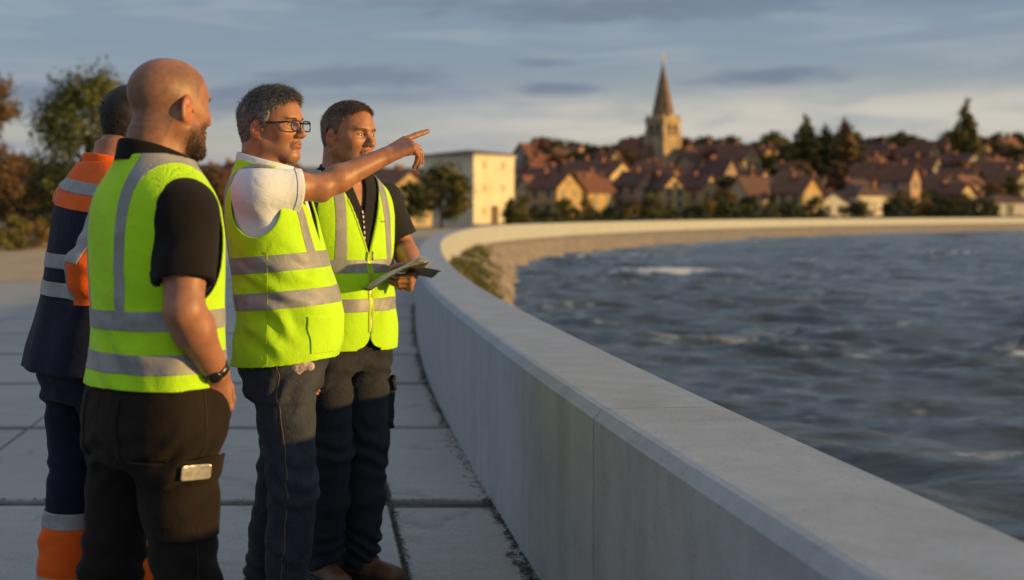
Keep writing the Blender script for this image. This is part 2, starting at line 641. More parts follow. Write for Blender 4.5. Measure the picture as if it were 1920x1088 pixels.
def add_window(root, x, y, z, rz, w, h):
    key = (w, h)
    if key not in _WIN:
        fr, pa = window_mesh(w, h, 'window')
        _WIN[key] = (fr, pa)
        fr.parent = root
    else:
        f0, p0 = _WIN[key]
        fr = f0.copy()
        COL.objects.link(fr)
        fr.parent = root
        pa = p0.copy()
        COL.objects.link(pa)
        pa.parent = fr
    fr.location = (x, y, z)
    fr.rotation_euler = (0, 0, rz)
    return fr


def house(X, Y, rz, w, d, h, rh, wall, roof, hip=0.0, storeys=2, chim=True, nwin=3, base=None, name='house', sink=2.5, win=(1.1, 1.5)):
    """w along local x, d along local y; ridge runs along y; gables face +-y unless hipped"""
    z0 = gz(X, Y) if base is None else base
    root = empty(name, (X, Y, z0), rz)
    hw, hd = w / 2, d / 2
    mb = MB()
    if hip:
        v = [(-hw, -hd, -sink), (hw, -hd, -sink), (hw, hd, -sink), (-hw, hd, -sink), (-hw, -hd, h), (hw, -hd, h), (hw, hd, h), (-hw, hd, h)]
        mb.add(v, [(0, 1, 5, 4), (1, 2, 6, 5), (2, 3, 7, 6), (3, 0, 4, 7), (4, 5, 6, 7)])
    else:
        v = [(-hw, -hd, -sink), (hw, -hd, -sink), (hw, hd, -sink), (-hw, hd, -sink), (-hw, -hd, h), (hw, -hd, h), (hw, hd, h), (-hw, hd, h), (0, -hd, h + rh), (0, hd, h + rh)]
        mb.add(v, [(0, 1, 5, 8, 4), (1, 2, 6, 5), (2, 3, 7, 9, 6), (3, 0, 4, 7), (4, 8, 9, 7), (5, 6, 9, 8)])
    # plinth and string course
    mb.box((0, 0, h * .5 + .05), (hw + .05, hd + .05, .07))
    mb.build('wall', wall, root)
    o = .4
    mr = MB()
    th = .16
    if hip:
        L = max(hd - hw * hip, .05)
        v = [(-hw - o, -hd - o, h + .01), (hw + o, -hd - o, h + .01), (hw + o, hd + o, h + .01), (-hw - o, hd + o, h + .01),
             (-hw - o, -hd - o, h + th), (hw + o, -hd - o, h + th), (hw + o, hd + o, h + th), (-hw - o, hd + o, h + th), (0, -L, h + rh), (0, L, h + rh)]
        mr.add(v, [(3, 2, 1, 0), (0, 1, 5, 4), (1, 2, 6, 5), (2, 3, 7, 6), (3, 0, 4, 7), (4, 5, 8), (5, 6, 9, 8), (6, 7, 9), (7, 4, 8, 9)])
    else:
        e = rh / hw * o
        for s in (-1, 1):
            v = []
            for y in (-hd - o, hd + o):
                v += [(s * (hw + o), y, h - e + .01), (0, y, h + rh + .01), (0, y, h + rh + .01 + th * 1.2), (s * (hw + o), y, h - e + .01 + th * 1.2)]
            mr.add(v, [(0, 1, 2, 3), (4, 5, 6, 7), (0, 1, 5, 4), (1, 2, 6, 5), (2, 3, 7, 6), (3, 0, 4, 7)])
    rf = mr.build('roof', roof, root)
    if chim:
        mc = MB()
        cx, cy = hw * .35 * random.choice((-1, 1)), hd * random.uniform(-.5, .5)
        mc.box((cx, cy, h + rh * .85), (.35, .3, rh * .45))
        mc.box((cx, cy, h + rh * 1.33), (.42, .37, .08))
        mc.build('chimney', M_CHIM, rf)
    for st in range(storeys):
        zc = h * (st + .55) / storeys
        for k in range(nwin):
            u = (k + .5) / nwin * 2 - 1
            add_window(root, u * hw * .92, -hd, zc, 0, *win)
            add_window(root, hw, u * hd * .92, zc, R(90), *win)
            if rz < 0 or nwin < 3:
                add_window(root, -hw, u * hd * .92, zc, R(-90), *win)
    if not hip and rh > 2.2:
        add_window(root, 0, -hd, h + rh * .3, 0, .9, 1.1)
    return root


# ---------------------------------------------------------------- trees
def leafmat(name, col):
    t = NT(name)
    gi = t.n('ShaderNodeNewGeometry')
    c = t.ramp(gi.outputs['Random Per Island'], [(0, mul(col, .45)), (.5, col), (1, mul(col, 1.7))])
    f = t.noise(.35, 3)
    c = t.mix(.5, c, t.ramp(f, [(.3, mul(col, .6)), (.7, mul(col, 1.4))]))
    t.color(c)
    return t.set(Roughness=.75, Specular_IOR_Level=.25)


LEAF = {
    'dark green': leafmat('leaf_dark_green', (.045, .055, .018)),
    'olive': leafmat('leaf_olive', (.105, .095, .024)),
    'russet': leafmat('leaf_russet', (.155, .072, .034)),
    'bronze': leafmat('leaf_bronze', (.15, .092, .032)),
    'brown': leafmat('leaf_brown', (.11, .068, .034)),
    'green': leafmat('leaf_green', (.085, .098, .024)),
    'golden': leafmat('leaf_golden', (.18, .12, .03)),
}
M_BARK = mat('bark', (.075, .055, .038), .95, .3, 3, .6, 12, .03)


def crown_mesh(name, h, w, z0, n, leaf, shape, seed, m, gap=.35):
    """leaf clumps spread through irregular lobes"""
    rg = np.random.default_rng(seed)
    C = []
    if shape == 'tall':
        L = 20
        for i in range(L):
            u = (i + .5) / L
            r = w * .5 * (1.0 - .25 * abs(u - .3) if u < .5 else .95 * (2 * (1 - u)) ** .7)
            for q in range(2):
                a = rg.uniform(0, 6.28)
                C.append((math.cos(a) * r * .45, math.sin(a) * r * .45, z0 + h * u, r * rg.uniform(.5, .75) + .1, h / L * 1.6))
    else:
        L = 44 if n > 9000 else 30 if shape != 'bush' else 18
        for i in range(L):
            a = rg.uniform(0, 6.28)
            u = rg.uniform(0, 1)
            prof = math.sin(math.pi * (u * .8 + .16)) ** .6
            r = w * .5 * prof * rg.uniform(.35, .8)
            s = w * rg.uniform(.13, .23)
            C.append((math.cos(a) * r, math.sin(a) * r, z0 + h * (.08 + .84 * u), s, s * rg.uniform(.65, .9)))
    C = np.array(C)
    wgt = C[:, 3] ** 2
    ids = rg.choice(len(C), n, p=wgt / wgt.sum())
    d = rg.normal(size=(n, 3))
    d /= np.linalg.norm(d, axis=1, keepdims=True)
    rad = rg.random(n) ** .4
    P = C[ids, :3] + d * rad[:, None] * np.stack([C[ids, 3], C[ids, 3], C[ids, 4]], 1) * (1 + .2 * rg.normal(size=(n, 1)))
    nn = d + rg.normal(size=(n, 3)) * .6
    nn /= np.linalg.norm(nn, axis=1, keepdims=True)
    a = np.cross(nn, rg.normal(size=(n, 3)))
    a /= np.linalg.norm(a, axis=1, keepdims=True)
    b = np.cross(nn, a)
    s = leaf * rg.uniform(.5, 1.3, (n, 1))
    V = np.stack([P - a * s, P - b * s * .6 + a * s * .2, P + a * s, P + b * s * .65], 1).reshape(-1, 3)
    F = np.arange(4 * n).reshape(n, 4)
    me = mesh_np(name, V, F, m, smooth=False)
    return me, C


def trunk_mesh(name, th, r, C, seed, nl=7):
    rg = random.Random(seed)
    mb = MB()
    mb.tube([(0, 0, -.6), (0, 0, 0), (rg.uniform(-.1, .1), rg.uniform(-.1, .1), th * .5), (rg.uniform(-.2, .2), rg.uniform(-.2, .2), th)], [r * 1.5, r * 1.15, r * .9, r * .55], 9)
    for i in rg.sample(range(len(C)), min(nl, len(C))):
        c = C[i]
        zb = th * rg.uniform(.45, .95)
        mb.tube([(0, 0, zb), (c[0] * .5, c[1] * .5, (zb + c[2]) * .5 + .1), (c[0], c[1], c[2])], [r * .5, r * .3, r * .1], 6)
    return mb.build(name, M_BARK, smooth=True)


PROTO = {}


def make_tree(kind, shape, h, w, seed, n=2200, leaf=.3, cb=.25):
    """kind = colour of the leaves; the tree's crown and trunk under one Empty"""
    name = {'tall': 'poplar_tree', 'bush': 'shrub'}.get(shape, 'tree')
    root = empty(name)
    z0 = h * cb
    cr, C = crown_mesh('crown', h - z0, w, z0, n, leaf, shape, seed, LEAF[kind])
    cr.parent = root
    tr = trunk_mesh('trunk', z0 + (h - z0) * (.5 if shape != 'tall' else .8), max(.07, h * .022), C, seed, 5 if shape == 'bush' else 9)
    tr.parent = root
    return root


def place(kind, shape, var, X, Y, s, label, cat='tree', group=None, rz=None):
    """first use moves the tree itself, later uses are copies with copies of their parts"""
    key = (kind, shape, var)
    h, w, n, leaf, cb = {'broad': (8, 7.5, 2600, .30, .2), 'round': (7, 6, 2200, .28, .22), 'tall': (13, 4.6, 3000, .36, .1), 'bush': (3.2, 4.4, 1300, .20, .02)}[shape]
    if key not in PROTO:
        o = PROTO[key] = make_tree(kind, shape, h, w, hash_of(key), n, leaf, cb)
    else:
        p = PROTO[key]
        o = p.copy()
        COL.objects.link(o)
        for ch in [c for c in bpy.data.objects if c.parent == p]:
            c = ch.copy()
            COL.objects.link(c)
            c.parent = o
    o.location = (X, Y, gz(X, Y) - .1)
    o.rotation_euler = (0, 0, random.uniform(0, 6.28) if rz is None else rz)
    o.scale = s if hasattr(s, '__len__') else (s * random.uniform(.9, 1.1), s * random.uniform(.9, 1.1), s)
    tag(o, label, cat, group)
    return o


def hash_of(k):
    return sum(ord(c) * (i + 7) for i, c in enumerate(str(k))) % 99991


ORD = ['first', 'second', 'third', 'fourth', 'fifth', 'sixth', 'seventh', 'eighth', 'ninth', 'tenth', 'eleventh', 'twelfth', 'thirteenth', 'fourteenth',
       'fifteenth', 'sixteenth', 'seventeenth', 'eighteenth', 'nineteenth', 'twentieth', 'twenty-first', 'twenty-second', 'twenty-third', 'twenty-fourth', 'twenty-fifth', 'twenty-sixth', 'twenty-seventh', 'twenty-eighth', 'twenty-ninth', 'thirtieth', 'thirty-first', 'thirty-second']

# ---------------------------------------------------------------- the tall pale building by the bend
Yb = 166
Xb = at(893, Yb)
pb = house(Xb - .3, Yb + 6, R(43), 8.4, 8.8, 9.1, .8, WALLS['pale'], M_ROOF[1], hip=.9, storeys=3, chim=False, nwin=2, base=-.05, name='apartment_building', sink=1, win=(.8, 1.1))
for _w in [c for c in bpy.data.objects if c.parent == pb and c.name.startswith('window')]:
    for _p in [c for c in bpy.data.objects if c.parent == _w]:
        _p.data = _p.data.copy()
        _p.data.materials[0] = M_BLIND
    _w.data = _w.data.copy()
    _w.data.materials[0] = M_BLIND
tag(pb, 'tall pale yellow block with a low brown roof standing behind the bend of the parapet', 'building')
mc = MB()
mc.box((0, 0, 8.9), (4.37, 4.57, .16))
mc.build('cornice', WALLS['white'], pb)
md = MB()
md.box((.1, -4.42, 1.2), (.7, .06, 1.2))
md.build('door', M_DOOR, pb)

# ---------------------------------------------------------------- the church
Yc = 300
Xc = at(1243, Yc)
M_STONE = mat('church_stone', (.40, .29, .16), .9, .25, .6)
M_SPIRE = mat('spire_slate', (.165, .105, .06), .85, .25, .8)
M_LOUVRE = mat('belfry_louvre', (.045, .035, .028), .95, .2, 3)
ch = empty('church', (Xc, Yc, gz(Xc, Yc)), R(33))
tag(ch, 'stone church tower with a tall pointed brown spire and cross above the roofs', 'church')
mb = MB()
TH, TW = 12.0, 2.8
mb.box((0, 0, TH / 2 - 2), (TW, TW, TH / 2 + 2))
for z in (4.5, 9.0):
    mb.box((0, 0, z), (TW + .14, TW + .14, .14))
mb.box((0, 0, TH - .2), (TW + .25, TW + .25, .22))
for sx_ in (-1, 1):
    for sy_ in (-1, 1):
        mb.box((sx_ * (TW - .25), sy_ * (TW - .25), TH / 2 - 3.2), (.42, .42, TH / 2 + .6))
mb.build('tower', M_STONE, ch)
# stepped gables round the foot of the spire, corner pinnacles
mb = MB()
for k in range(4):
    a = k * math.pi / 2
    ca, sa = math.cos(a), math.sin(a)
    def rot(p):
        return (p[0] * ca - p[1] * sa, p[0] * sa + p[1] * ca, p[2])
    v = [(-2.0, -TW - .02, TH), (2.0, -TW - .02, TH), (0, -TW - .02, TH + 1.5), (-2.0, -TW + .5, TH), (2.0, -TW + .5, TH), (0, -TW + .5, TH + 1.5)]
    mb.add([rot(p) for p in v], [(0, 1, 2), (3, 5, 4), (0, 2, 5, 3), (1, 4, 5, 2), (0, 3, 4, 1)])
gb = mb.build('tower_gable', M_STONE, ch)
for sx_ in (-1, 1):
    for sy_ in (-1, 1):
        mb = MB()
        cx, cy = sx_ * (TW - .35), sy_ * (TW - .35)
        mb.box((cx, cy, TH + .3), (.28, .28, .3))
        mb.add([(cx - .32, cy - .32, TH + .6), (cx + .32, cy - .32, TH + .6), (cx + .32, cy + .32, TH + .6), (cx - .32, cy + .32, TH + .6), (cx, cy, TH + 1.4)], [(0, 1, 4), (1, 2, 4), (2, 3, 4), (3, 0, 4), (3, 2, 1, 0)])
        mb.build('pinnacle', M_STONE, ch)
mb = MB()
n = 8
ring = [(math.cos(math.pi / 8 + k * math.pi / 4) * 2.95, math.sin(math.pi / 8 + k * math.pi / 4) * 2.95, TH + .02) for k in range(n)]
SPH = 25.6 - TH
ring2 = [(p[0] * .42, p[1] * .42, TH + SPH * .60) for p in ring]
mb.add(ring + ring2 + [(0, 0, TH + SPH)], [(k, (k + 1) % n, n + (k + 1) % n, n + k) for k in range(n)] + [(n + k, n + (k + 1) % n, 2 * n) for k in range(n)] + [tuple(range(n))[::-1]])
sp = mb.build('spire', M_SPIRE, ch)
mb = MB()
mb.box((0, 0, TH + SPH + .8), (.10, .10, 1.0))
mb.box((0, 0, TH + SPH + 1.25), (.5, .09, .10))
mb.box((0, 0, TH + SPH - .05), (.25, .25, .2))
mb.build('cross', mat('gilt_metal', (.35, .25, .10), .5, .1, 3), sp)
for k in range(4):
    a = k * math.pi / 2
    for u in (-.95, .95):
        mb = MB()
        v, f = [], []
        for y in (-.06, .06):
            v += [(-.55, y, -1.3), (.55, y, -1.3), (.55, y, .7), (.3, y, 1.25), (0, y, 1.45), (-.3, y, 1.25), (-.55, y, .7)]
        f = [tuple(range(7)), tuple(range(7, 14))[::-1]] + [(i, (i + 1) % 7, 7 + (i + 1) % 7, 7 + i) for i in range(7)]
        mb.add(v, f)
        o = mb.build('belfry_opening', M_LOUVRE, ch)
        o.rotation_euler = (0, 0, a)
        o.location = (u * math.cos(a) + (TW + .03) * math.sin(a), u * math.sin(a) - (TW + .03) * math.cos(a), 9.6)
mb = MB()
mb.box((0, 8, 1.2), (3.6, 5.2, 3.2))
mb.build('nave', M_STONE, ch)
mb = MB()
mb.add([(-4.1, 2.6, 4.2), (4.1, 2.6, 4.2), (0, 2.6, 8.2), (-4.1, 13.4, 4.2), (4.1, 13.4, 4.2), (0, 13.4, 8.2)], [(0, 1, 2), (3, 5, 4), (0, 2, 5, 3), (1, 4, 5, 2), (0, 3, 4, 1)])
mb.build('nave_roof', M_ROOF[0], ch)

# ---------------------------------------------------------------- houses the photo shows one by one
# px centre, distance, turn, width, depth, wall h, roof h, wall, roof, hip, storeys, windows, label
SPEC = [
    (1048, 205, 35, 6.4, 8.5, 5.0, 2.6, 'ochre', 0, 0, 2, 2, 'ochre house with a steep red roof just right of the tall pale block'),
    (1147, 225, 38, 8.2, 9.5, 5.6, 2.8, 'cream', 0, 0, 2, 3, 'wide cream house with rows of windows below the left side of the church'),
    (1250, 215, 30, 6.2, 8.0, 4.2, 2.5, 'ochre', 1, 0, 2, 2, 'low ochre house straight below the church tower'),
    (1318, 222, 36, 6.0, 8.0, 3.7, 2.4, 'ochre', 1, 0, 1, 2, 'small ochre house one right of the one under the church tower'),
    (1342, 272, 30, 6.0, 8.5, 5.2, 2.9, 'cream', 2, 0, 2, 2, 'cream house high on the slope with a rusty roof right of the church'),
    (1395, 262, 40, 7.5, 9.0, 5.4, 3.2, 'ochre', 0, 0, 2, 2, 'large ochre house with a broad red roof midway between church and conifers'),
    (1513, 190, 28, 4.6, 6.5, 4.9, 2.4, 'ochre', 2, 0, 2, 2, 'narrow bright yellow gabled house below the tall twin trees'),
    (1562, 196, 12, 6.0, 7.0, 2.9, 1.7, 'white', 1, 0, 1, 2, 'low white cottage right of the narrow yellow gabled house'),
    (1632, 198, 24, 8.5, 7.0, 3.9, 1.9, 'white', 1, .6, 1, 3, 'long low white house with a brown hipped roof'),
    (1705, 214, 35, 3.4, 7.0, 6.2, 2.4, 'pink', 2, 0, 2, 1, 'thin pinkish tall house right of the long white one'),
    (1745, 268, 32, 4.4, 7.0, 6.0, 2.6, 'cream', 0, 0, 2, 2, 'cream house high on the slope left of the tallest tree'),
    (1895, 200, 8, 14.0, 7.0, 2.6, 1.5, 'white', 1, .5, 1, 3, 'wide low white building at the far end of the waterside trees'),
    (700, 150, 33, 9.0, 8.0, 4.6, 2.6, 'pink', 0, 0, 2, 3, 'pinkish house behind the round tree beside the tall pale block'),
    (742, 128, 30, 6.0, 8.0, 4.0, 2.2, 'cream', 2, 0, 2, 2, 'pale house with a rusty roof behind the man with the clipboard'),
]
for (px, Y, rz, w, d, h, rh, wl_, rf_, hip, stv, nw, lab) in SPEC:
    tag(house(at(px, Y), Y + d * .5, R(rz), w * .86, d * .8, h * .92, rh * .9, WALLS[wl_], M_ROOF[rf_], hip, stv, True, nw), lab, 'house', 'houses of the riverside town')

# filler houses climbing the hill, many roofs among trees
HOUSES = []
rr = random.Random(21)
slots = []
for Y, x0, x1, step in ((216, 1000, 1880, 96), (228, 995, 1900, 80), (240, 995, 1900, 74), (256, 985, 1900, 66), (278, 985, 1910, 58), (300, 985, 1910, 50)):
    x = x0 + rr.uniform(0, 30)
    while x < x1:
        slots.append((x, Y + rr.uniform(-8, 8)))
        x += step * rr.uniform(.75, 1.3)
for Y, x0, x1, step in ((185, 240, 460, 60), (215, 235, 470, 56), (240, 230, 560, 54), (190, 30, 120, 60)):
    x = x0
    while x < x1:
        slots.append((x + rr.uniform(-10, 10), Y + rr.uniform(-6, 6)))
        x += step
for (x, Y) in slots:
    if abs(x - 1243) < 40 and Y > 255:
        continue
    if any(abs(x - s[0]) < 34 and abs(Y - s[1]) < 16 for s in SPEC):
        continue
    if 1470 < x < 1625 and Y > 235 and rr.random() < .6:
        continue
    HOUSES.append((x, Y))
HOUSES.sort()
cnt = {}
GN = ['deep red', 'brown', 'rusty']
WN = {'cream': 'cream', 'ochre': 'ochre', 'pink': 'pinkish', 'grey': 'grey', 'white': 'white'}
for (x, Y) in HOUSES:
    wl_ = rr.choices(['cream', 'ochre', 'pink', 'grey'], [.25, .3, .3, .2])[0]
    rf_ = rr.choices([0, 1, 2], [.42, .23, .35])[0]
    w = rr.uniform(3.6, 6.0)
    d = rr.uniform(4.6, 8.2)
    if x < 600:
        zone = 'behind the men'
    elif x < 1243:
        zone = 'left of the church tower'
    elif x < 1500:
        zone = 'between church and twin trees'
    else:
        zone = 'right of the twin trees'
    key = (wl_, rf_, zone)
    cnt[key] = cnt.get(key, 0) + 1
    o = house(at(x, Y), Y, R(rr.choice([34, 40, 28, 36, 120, 125, 30])), w, d, rr.uniform(2.8, 4.6), rr.uniform(1.5, 2.8), WALLS[wl_], M_ROOF[rf_], 0, 2, True, 2)
    tag(o, f'{ORD[cnt[key] - 1]} {WN[wl_]} house with {GN[rf_]} roof {zone}, counting rightwards', 'house', 'houses of the riverside town')

# ---------------------------------------------------------------- trees the photo shows one by one
place('olive', 'tall', 0, at(1510, 262), 262, (1.3, 1.3, 1.12), 'left one of the twin tall trees standing above the roofs')
place('bronze', 'tall', 1, at(1584, 258), 258, (1.25, 1.25, 1.08), 'right bronze one of the twin tall trees above the roofs')
place('dark green', 'tall', 0, at(1548, 275), 275, (1.3, 1.3, .9), 'shorter dark tree in the gap between the twin tall trees')
place('olive', 'tall', 1, at(1811, 268), 268, (1.3, 1.3, 1.32), 'tallest slender tree on the right of the town', rz=1.0)
place('dark green', 'tall', 2, at(958, 150), 150, (.46, .46, .26), 'small dark conical tree before the lit side of the pale block', 'conifer')
# the round tree by the pale building
place('olive', 'broad', 5, at(828, 118), 118, (.86, .86, .73), 'big round olive tree to the left of the tall pale block')
place('dark green', 'round', 5, at(770, 112), 112, (.6, .6, .6), 'smaller dark rounded tree between the booklet man and the big olive tree')

def near_tree(px, Y, h, w, kind, n, leaf, cb, seed, label):
    o = make_tree(kind, 'broad', h, w, seed, n, leaf, cb)
    X = at(px, Y)
    o.location = (X, Y, gz(X, Y) - .05)
    tag(o, label, 'tree', 'near trees at the left of the promenade')

near_tree(160, 62, 8.5, 6.2, 'green', 9200, .12, .24, 5, 'large olive tree rising behind the orange jacket')
near_tree(-22, 52, 7.6, 3.4, 'brown', 5600, .095, .16, 9, 'brownish autumn tree cut by the left edge of the photo')
near_tree(40, 90, 5.0, 6.5, 'brown', 3600, .16, .06, 12, 'low brown tree between the edge tree and the olive tree')
near_tree(118, 84, 5.0, 6.0, 'dark green', 4200, .15, .05, 14, 'dark bushy tree under the crown of the large olive tree')
near_tree(395, 88, 4.6, 4.6, 'brown', 2400, .15, .1, 15, 'brown leafy tree between the bald man and the pointing man')

# filler trees and shrubs among the houses
FILL = []
for Y, x0, x1, step, hmin, hmax, shapes in ((207, 990, 1890, 58, .45, .65, ('round', 'broad')), (228, 985, 1900, 44, .55, .8, ('round', 'broad')), (250, 985, 1915, 38, .6, .85, ('broad', 'round')),
                                           (272, 985, 1915, 32, .7, .95, ('broad', 'round')), (296, 985, 1915, 30, .65, .9, ('round', 'broad')), (318, 985, 1915, 28, .75, 1.05, ('broad', 'round')), (340, 985, 1915, 24, .75, 1.15, ('broad', 'round')),
                                           (175, 240, 470, 52, .55, .75, ('round', 'broad')), (110, 0, 440, 62, .45, .6, ('round', 'broad')), (215, 230, 580, 34, .85, 1.1, ('broad', 'round')), (240, 0, 230, 40, .8, 1.1, ('broad', 'round')),
                                           (190, 690, 820, 40, .8, 1.05, ('broad', 'round'))):
    x = x0 + rr.uniform(0, step * .6)
    while x < x1:
        yy = Y + rr.uniform(-9, 9)
        k = rr.choices(['dark green', 'olive', 'russet', 'bronze', 'brown'], [.34, .26, .13, .09, .18] if x < 1450 else [.38, .28, .07, .07, .2])[0]
        if x < 600:
            k = rr.choices(['dark green', 'olive', 'russet', 'brown'], [.2, .15, .35, .3])[0]
        FILL.append((x, yy, k, rr.choice(shapes), rr.uniform(hmin, hmax)))
        x += step * rr.uniform(.7, 1.35)
FILL.sort()
cnt = {}
for (x, Y, k, shp, s) in FILL:
    if Y < 242 and any(abs(x - q[0] - 14) < 22 and abs(Y - q[1]) < 30 and Y < q[1] + 3 for q in SPEC):
        continue
    if abs(x - 1250) < 62 and 200 < Y < 312:
        continue
    if x < 600:
        zone = 'far behind the men'
    elif x < 900:
        zone = 'behind the pointing hand'
    elif x < 1243:
        zone = 'left of the church'
    elif x < 1510:
        zone = 'between church and twin trees'
    elif x < 1811:
        zone = 'right of the twin trees'
    else:
        zone = 'beyond the tallest tree'
    row = 'low-slope' if Y < 242 else ('mid-slope' if Y < 292 else 'ridge')
    key = (k, row, zone)
    cnt[key] = cnt.get(key, 0) + 1
    place(k, shp, rr.randint(0, 1), at(x, Y), Y, s, f'{ORD[cnt[key] - 1]} {row} {k} tree {zone}, counting rightwards', 'tree', 'trees among the town houses')

# waterside shrubs in a band above the parapet
cnt = 0
x = 985
SH = []
while x < 1880:
    Y = max(175, float(np.interp(x, [985, 1300, 1600, 1880], [150, 165, 178, 190])) + rr.uniform(-6, 6))
    k = rr.choices(['dark green', 'olive', 'golden'], [.55, .38, .07])[0]
    if not (1495 < x < 1530 or 1545 < x < 1660) or rr.random() < .3:
        cnt += 1
        place(k, 'bush', rr.randint(0, 1), at(x, Y), Y, rr.uniform(.75, 1.15) if x < 1660 else rr.uniform(.95, 1.3),
              f'{ORD[cnt - 1]} shrub from the pale block along the far parapet, {k} leaves', 'shrub', 'shrubs along the far parapet')
        SH.append(x)
    x += rr.uniform(30, 46)
for q, (px, Y, k, s) in enumerate(((20, 47, 'olive', .42), (62, 50, 'golden', .35), (-25, 45, 'olive', .4), (300, 70, 'brown', .5), (352, 75, 'dark green', .5), (420, 72, 'brown', .45))):
    place(k, 'bush', q % 2, at(px, Y), Y, s, ['pale olive shrub at the left edge above the sunlit paving', 'small golden shrub beside the pale olive one', 'shrub half cut by the left edge',
          'brown shrub behind the bald man\'s ear', 'dark shrub behind the bald man\'s beard', 'brown shrub close to the pointing man\'s back'][q], 'shrub')

# clipped green hedge along the street behind the far parapet
def hedge(name, pts, w, h, label, m, n):
    V = []
    rg = np.random.default_rng(4)
    P = np.array(pts)
    L = np.r_[0, np.cumsum(np.linalg.norm(np.diff(P, axis=0), axis=1))]
    s = rg.uniform(0, L[-1], n)
    cx = np.interp(s, L, P[:, 0])
    cy = np.interp(s, L, P[:, 1])
    face = rg.random(n)
    off = rg.uniform(-w, w, n)
    z = rg.uniform(0, h, n) ** 1.0
    z = np.where(face < .35, h, z) + .12 * noise3(s * .9, off, s * 0)
    off = np.where(face > .35, np.sign(off) * w, off) + rg.normal(size=n) * .06
    p = np.stack([cx, cy + off, z], 1)
    d = rg.normal(size=(n, 3)); d /= np.linalg.norm(d, axis=1, keepdims=True)
    a = np.cross(d, rg.normal(size=(n, 3))); a /= np.linalg.norm(a, axis=1, keepdims=True)
    b = np.cross(d, a)
    sz_ = rg.uniform(.08, .2, (n, 1))
    V = np.stack([p - a * sz_, p - b * sz_, p + a * sz_, p + b * sz_], 1).reshape(-1, 3)
    o = mesh_np(name, V, np.arange(4 * n).reshape(n, 4), m, smooth=False)
    return tag(o, label, 'hedge')


pts = [(at(px, 1) * 0 + float(wallx(y)) - 7, y) for px, y in zip(range(40), np.linspace(96, 240, 40))]
hedge('hedge', [(x_, y_ + 4) for x_, y_ in pts], .5, .85, 'long low dark green hedge behind the far stretch of parapet', LEAF['dark green'], 9000)

# low rendered wall at the left side of the promenade, sunlit
mb = MB()
xa, xb = -14.6, -13.2
mb.add([(-15.2, 58, -.1), (-14.9, 58, -.1), (-14.9, 58, .55), (-15.2, 58, .55), (-40, 66, -.1), (-40, 66.3, -.1), (-40, 66.3, .55), (-40, 66, .55)], [(0, 1, 2, 3), (4, 7, 6, 5), (0, 3, 7, 4), (1, 5, 6, 2), (3, 2, 6, 7)])
tag(mb.build('garden_wall', WALLS['white']), 'low pale rendered wall at the left edge behind the sunlit paving', 'wall', kind='thing')
# ================================================================= PEOPLE: implicit surfaces -> one continuous mesh each
def smin(a, b, k):
    if k <= 0:
        return np.minimum(a, b)
    h = np.maximum(k - np.abs(a - b), 0) / k
    return np.minimum(a, b) - h * h * k * .25


def smax(a, b, k):
    return -smin(-a, -b, k)


def axis(lo, hi, coarse, fine=()):
    """sample positions lo..hi, step coarse, finer inside the given (a, b, step) spans, with eased steps"""
    out = [lo]
    while out[-1] < hi:
        p = out[-1]
        st = coarse
        for (a, b, f) in fine:
            d = max(a - p, p - b, 0)
            st = min(st, f + d * .25)
        out.append(p + st)
    return np.array(out, np.float32)


class Field:
    def __init__(s, xs, ys, zs):
        s.ax = [np.asarray(a, np.float32) for a in (xs, ys, zs)]
        s.d = np.full([len(a) for a in s.ax], .5, np.float32)

    def block(s, lo, hi, m):
        sl = []
        for a, l, h in zip(s.ax, lo, hi):
            i = max(np.searchsorted(a, l - m) - 1, 0)
            j = min(np.searchsorted(a, h + m) + 1, len(a))
            if i >= j:
                return None
            sl.append(slice(i, j))
        X, Y, Z = [a[q] for a, q in zip(s.ax, sl)]
        return tuple(sl), X[:, None, None], Y[None, :, None], Z[None, None, :]

    def add(s, prim, k=.0, sub=False):
        fn, lo, hi = prim
        b = s.block(lo, hi, k + .02)
        if b is None:
            return s
        sl, X, Y, Z = b
        v = fn(X, Y, Z)
        s.d[sl] = smax(s.d[sl], -v, k) if sub else smin(s.d[sl], v, k)
        return s

    def addall(s, prims):
        for p in prims:
            s.add(p[0], p[1], len(p) > 2 and p[2])
        return s

    def clip(s, fn, k=0.0):
        X, Y, Z = s.ax[0][:, None, None], s.ax[1][None, :, None], s.ax[2][None, None, :]
        s.d = smax(s.d, fn(X, Y, Z).astype(np.float32), k)
        return s

    def grid(s):
        return s.ax[0][:, None, None], s.ax[1][None, :, None], s.ax[2][None, None, :]

    def mesh(s, relax=1):
        return surface_nets(*s.ax, s.d, relax)


